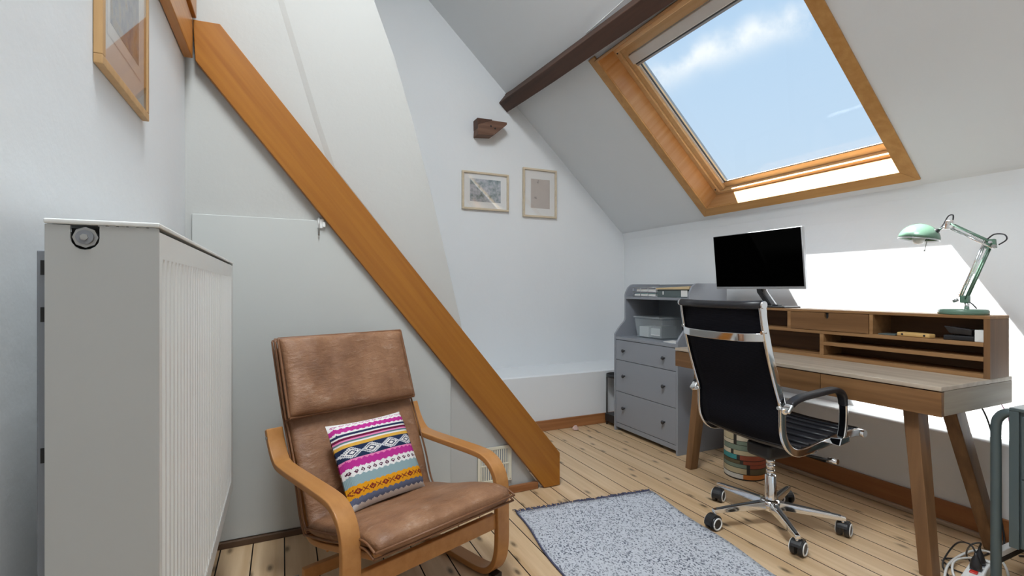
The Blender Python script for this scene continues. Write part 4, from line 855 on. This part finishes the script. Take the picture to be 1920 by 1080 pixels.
# ------------------------------------------------------------------ slate locker cabinet on a tube frame
lk = thing('locker_cabinet', (2.68, .64, 0), 'dark slate metal cabinet on a tube frame at the right edge beside the desk', 'cabinet')
kx0, kx1, ky0, ky1, kz0, kz1 = 2.492, 2.86, .40, .887, .175, .702
B((kx0+.012, ky0, kz0), (kx1, ky1, kz1-.012)).build('body', M_LOCKER, lk, bevel=.003); B((kx0, ky0, kz1-.012), (kx1, ky1, kz1)).build('top_panel', M_LOCKER, lk, bevel=.002)
for a, b in (((ky1-.028,kz0),(ky1,kz1-.0125)), ((ky0,kz0),(ky0+.028,kz1-.0125))): B((kx0, a[0], a[1]), (kx0+.012, b[0], b[1])).build('corner_post', M_LOCKER, lk, bevel=.001)
for z0, z1 in ((kz0+.006,.435),(.442,kz1-.03)):
    dr = B((kx0+.004, ky0+.032, z0), (kx0+.013, ky1-.033, z1)).build('door', M_LOCKER, lk, bevel=.002)
    m = MB(); z = z0+.03
    while z < z1-.02:
        for y in (ky1-.047, ky0+.06): m.box((kx0+.0034, y-.005, z), (kx0+.0042, y+.005, z+.006))
        z += .0135
    tag(m.build('perforations', M_DARK, dr), kind='stuff')
rt = .0165; ty = ky1+.042
for x in (kx0-.006+.02, kx1-.03):
    MB().tube(smooth_path([(x, ky1-.002, kz1-.022), (x, ky1+.012, kz1-.026), (x, ky1+.030, kz1-.042), (x, ty, kz1-.08), (x, ty, kz1-.2), (x, ty, .3), (x, ty, .0)], 5), rt, 14).build('frame_tube', M_LOCKER, lk)
B((kx0+.03, ty-.012, .112), (kx1-.04, ty+.012, .135)).build('rail_sunlit_top', M_WHITEBAR, lk, bevel=.003); B((kx0+.03, ty-.012, .090), (kx1-.04, ty+.014, .1115)).build('rail_shaded_side', M_BLACKM, lk, bevel=.003)  # one rail: sunlit top painted white, shaded side painted black
for x in (kx0+.014, kx1-.03): MB().tube([(x,ky0+.03,kz0),(x,ky0+.03,0)], rt, 12).build('frame_tube', M_LOCKER, lk)

# ------------------------------------------------------------------ power strip and cables
ps = thing('power_strip', (2.56, 1.0, 0), 'white power strip with a red switch on the floor by the desk leg', 'power strip')
def onfloor(u, v, z=0):
    F = Vector((math.sin(YAW), math.cos(YAW), 0)); R = Vector((math.cos(YAW), -math.sin(YAW), 0)); d = F + R*(u-960)/FPX + Vector((0,0,(CY-v)/FPX)); return Vector((0,0,CAM_H)) + d*((z-CAM_H)/d.z)
A_, Bq = onfloor(1823, 1078, .045), onfloor(1851, 1036, .045); ax = Vector((Bq.x-A_.x, Bq.y-A_.y, 0)); ax = ax.normalized(); sdv = Vector((ax.y, -ax.x, 0))
def pbx(name, mat, a0, a1, w0, w1, z0, z1, par, bev=.002):
    o_ = Vector((A_.x, A_.y, 0)); f_ = lambda a, w, z: o_ + ax*a + sdv*w + Vector((0,0,z))
    return MB().hexa([f_(a0,w0,z0),f_(a1,w0,z0),f_(a1,w1,z0),f_(a0,w1,z0),f_(a0,w0,z1),f_(a1,w0,z1),f_(a1,w1,z1),f_(a0,w1,z1)]).build(name, mat, par, bevel=bev)
pbx('strip_body', M_WHITEP, -.06, .20, -.028, .028, .003, .045, ps, .006); pbx('switch', M_RED, .012, .036, -.012, .012, .045, .051, ps)
for a in (.065, .12, .17): pbx('socket', M_GREYIN, a-.018, a+.018, -.018, .018, .0452, .0462, ps, 0)
plugs = []
for a, nm in ((.06,'front black plug in the white power strip on the floor'),(.125,'rear black plug in the white power strip on the floor')):
    c_ = Vector((A_.x,A_.y,0))+ax*a; pg = MB().lathe([(.0,.0465),(.0185,.0465),(.0185,.062),(.013,.085),(.006,.10),(.004,.112),(0,.112)], c_, 14).build('power_plug', M_BLACKPL); tag(pg, nm, 'plug', 'plugs in the power strip'); plugs.append(c_+Vector((0,0,.112)))
def cable(name, pts, r, mat, label): return tag(MB().tube(smooth_path(pts, 6), r, 6).build(name, mat), label, 'cable')
fx = onfloor
cable('power_cable', [plugs[0], fx(1818,1020,.135), fx(1795,1018,.10), fx(1775,1040,.03), fx(1768,1062,.006), fx(1790,1095,.006)], .0032, M_BLACKPL, 'black cable arching from the front plug towards the desk leg')
cable('power_cable', [plugs[1], fx(1838,1018,.135), fx(1820,1022,.12), fx(1812,1040,.03), fx(1825,1060,.006)], .0032, M_BLACKPL, 'short black cable arching from the rear plug of the power strip')
cable('extension_cable', [fx(1770,1095,.006), fx(1776,1062,.012), fx(1800,1042,.012), fx(1830,1032,.012), fx(1862,1038,.012), fx(1885,1062,.012), fx(1895,1100,.008)], .005, M_WHITEP, 'thick white cable looped on the floor around the power strip')
cable('extension_cable', [fx(1800,1100,.006), fx(1786,1072,.022), fx(1790,1052,.022), fx(1815,1046,.022), fx(1850,1052,.055), fx(1872,1070,.02)], .0045, M_WHITEP, 'thinner white cable coiled inside the loop at the power strip')
cable('floor_cable', [fx(1766,1050,.006), fx(1785,1066,.006), fx(1812,1078,.006), fx(1840,1098,.006)], .003, M_BLACKPL, 'black cable lying flat on the floor from the desk leg')
cable('desk_cable', [(2.84,1.12,.655),(2.86,1.085,.55),(2.885,1.06,.35),(2.89,1.06,.18),(2.85,1.03,.04),(2.78,1.05,.006),(2.66,1.06,.006),(2.55,1.11,.006)], .0035, M_BLACKPL, 'black cable hanging down from the back of the desk to the floor')
cable('charging_cable', [(2.80,1.02,.654),(2.805,1.0,.60),(2.81,.99,.52),(2.82,.985,.44)], .002, M_PINK, 'thin pink cable hanging below the right end of the desk')
tag(B((XLEDGE-.024, 1.86, .118), (XLEDGE-.012, 2.42, .128)).build('cable_duct', M_BLACKPL), 'thin black strip resting along the top of the right skirting', 'strip')
cable('locker_cable', [(2.93,.95,.36),(2.93,.925,.22),(2.925,.935,.12),(2.90,.96,.02),(2.86,.985,.006)], .0035, M_BLACKPL, 'short black cable curling behind the slate cabinet')
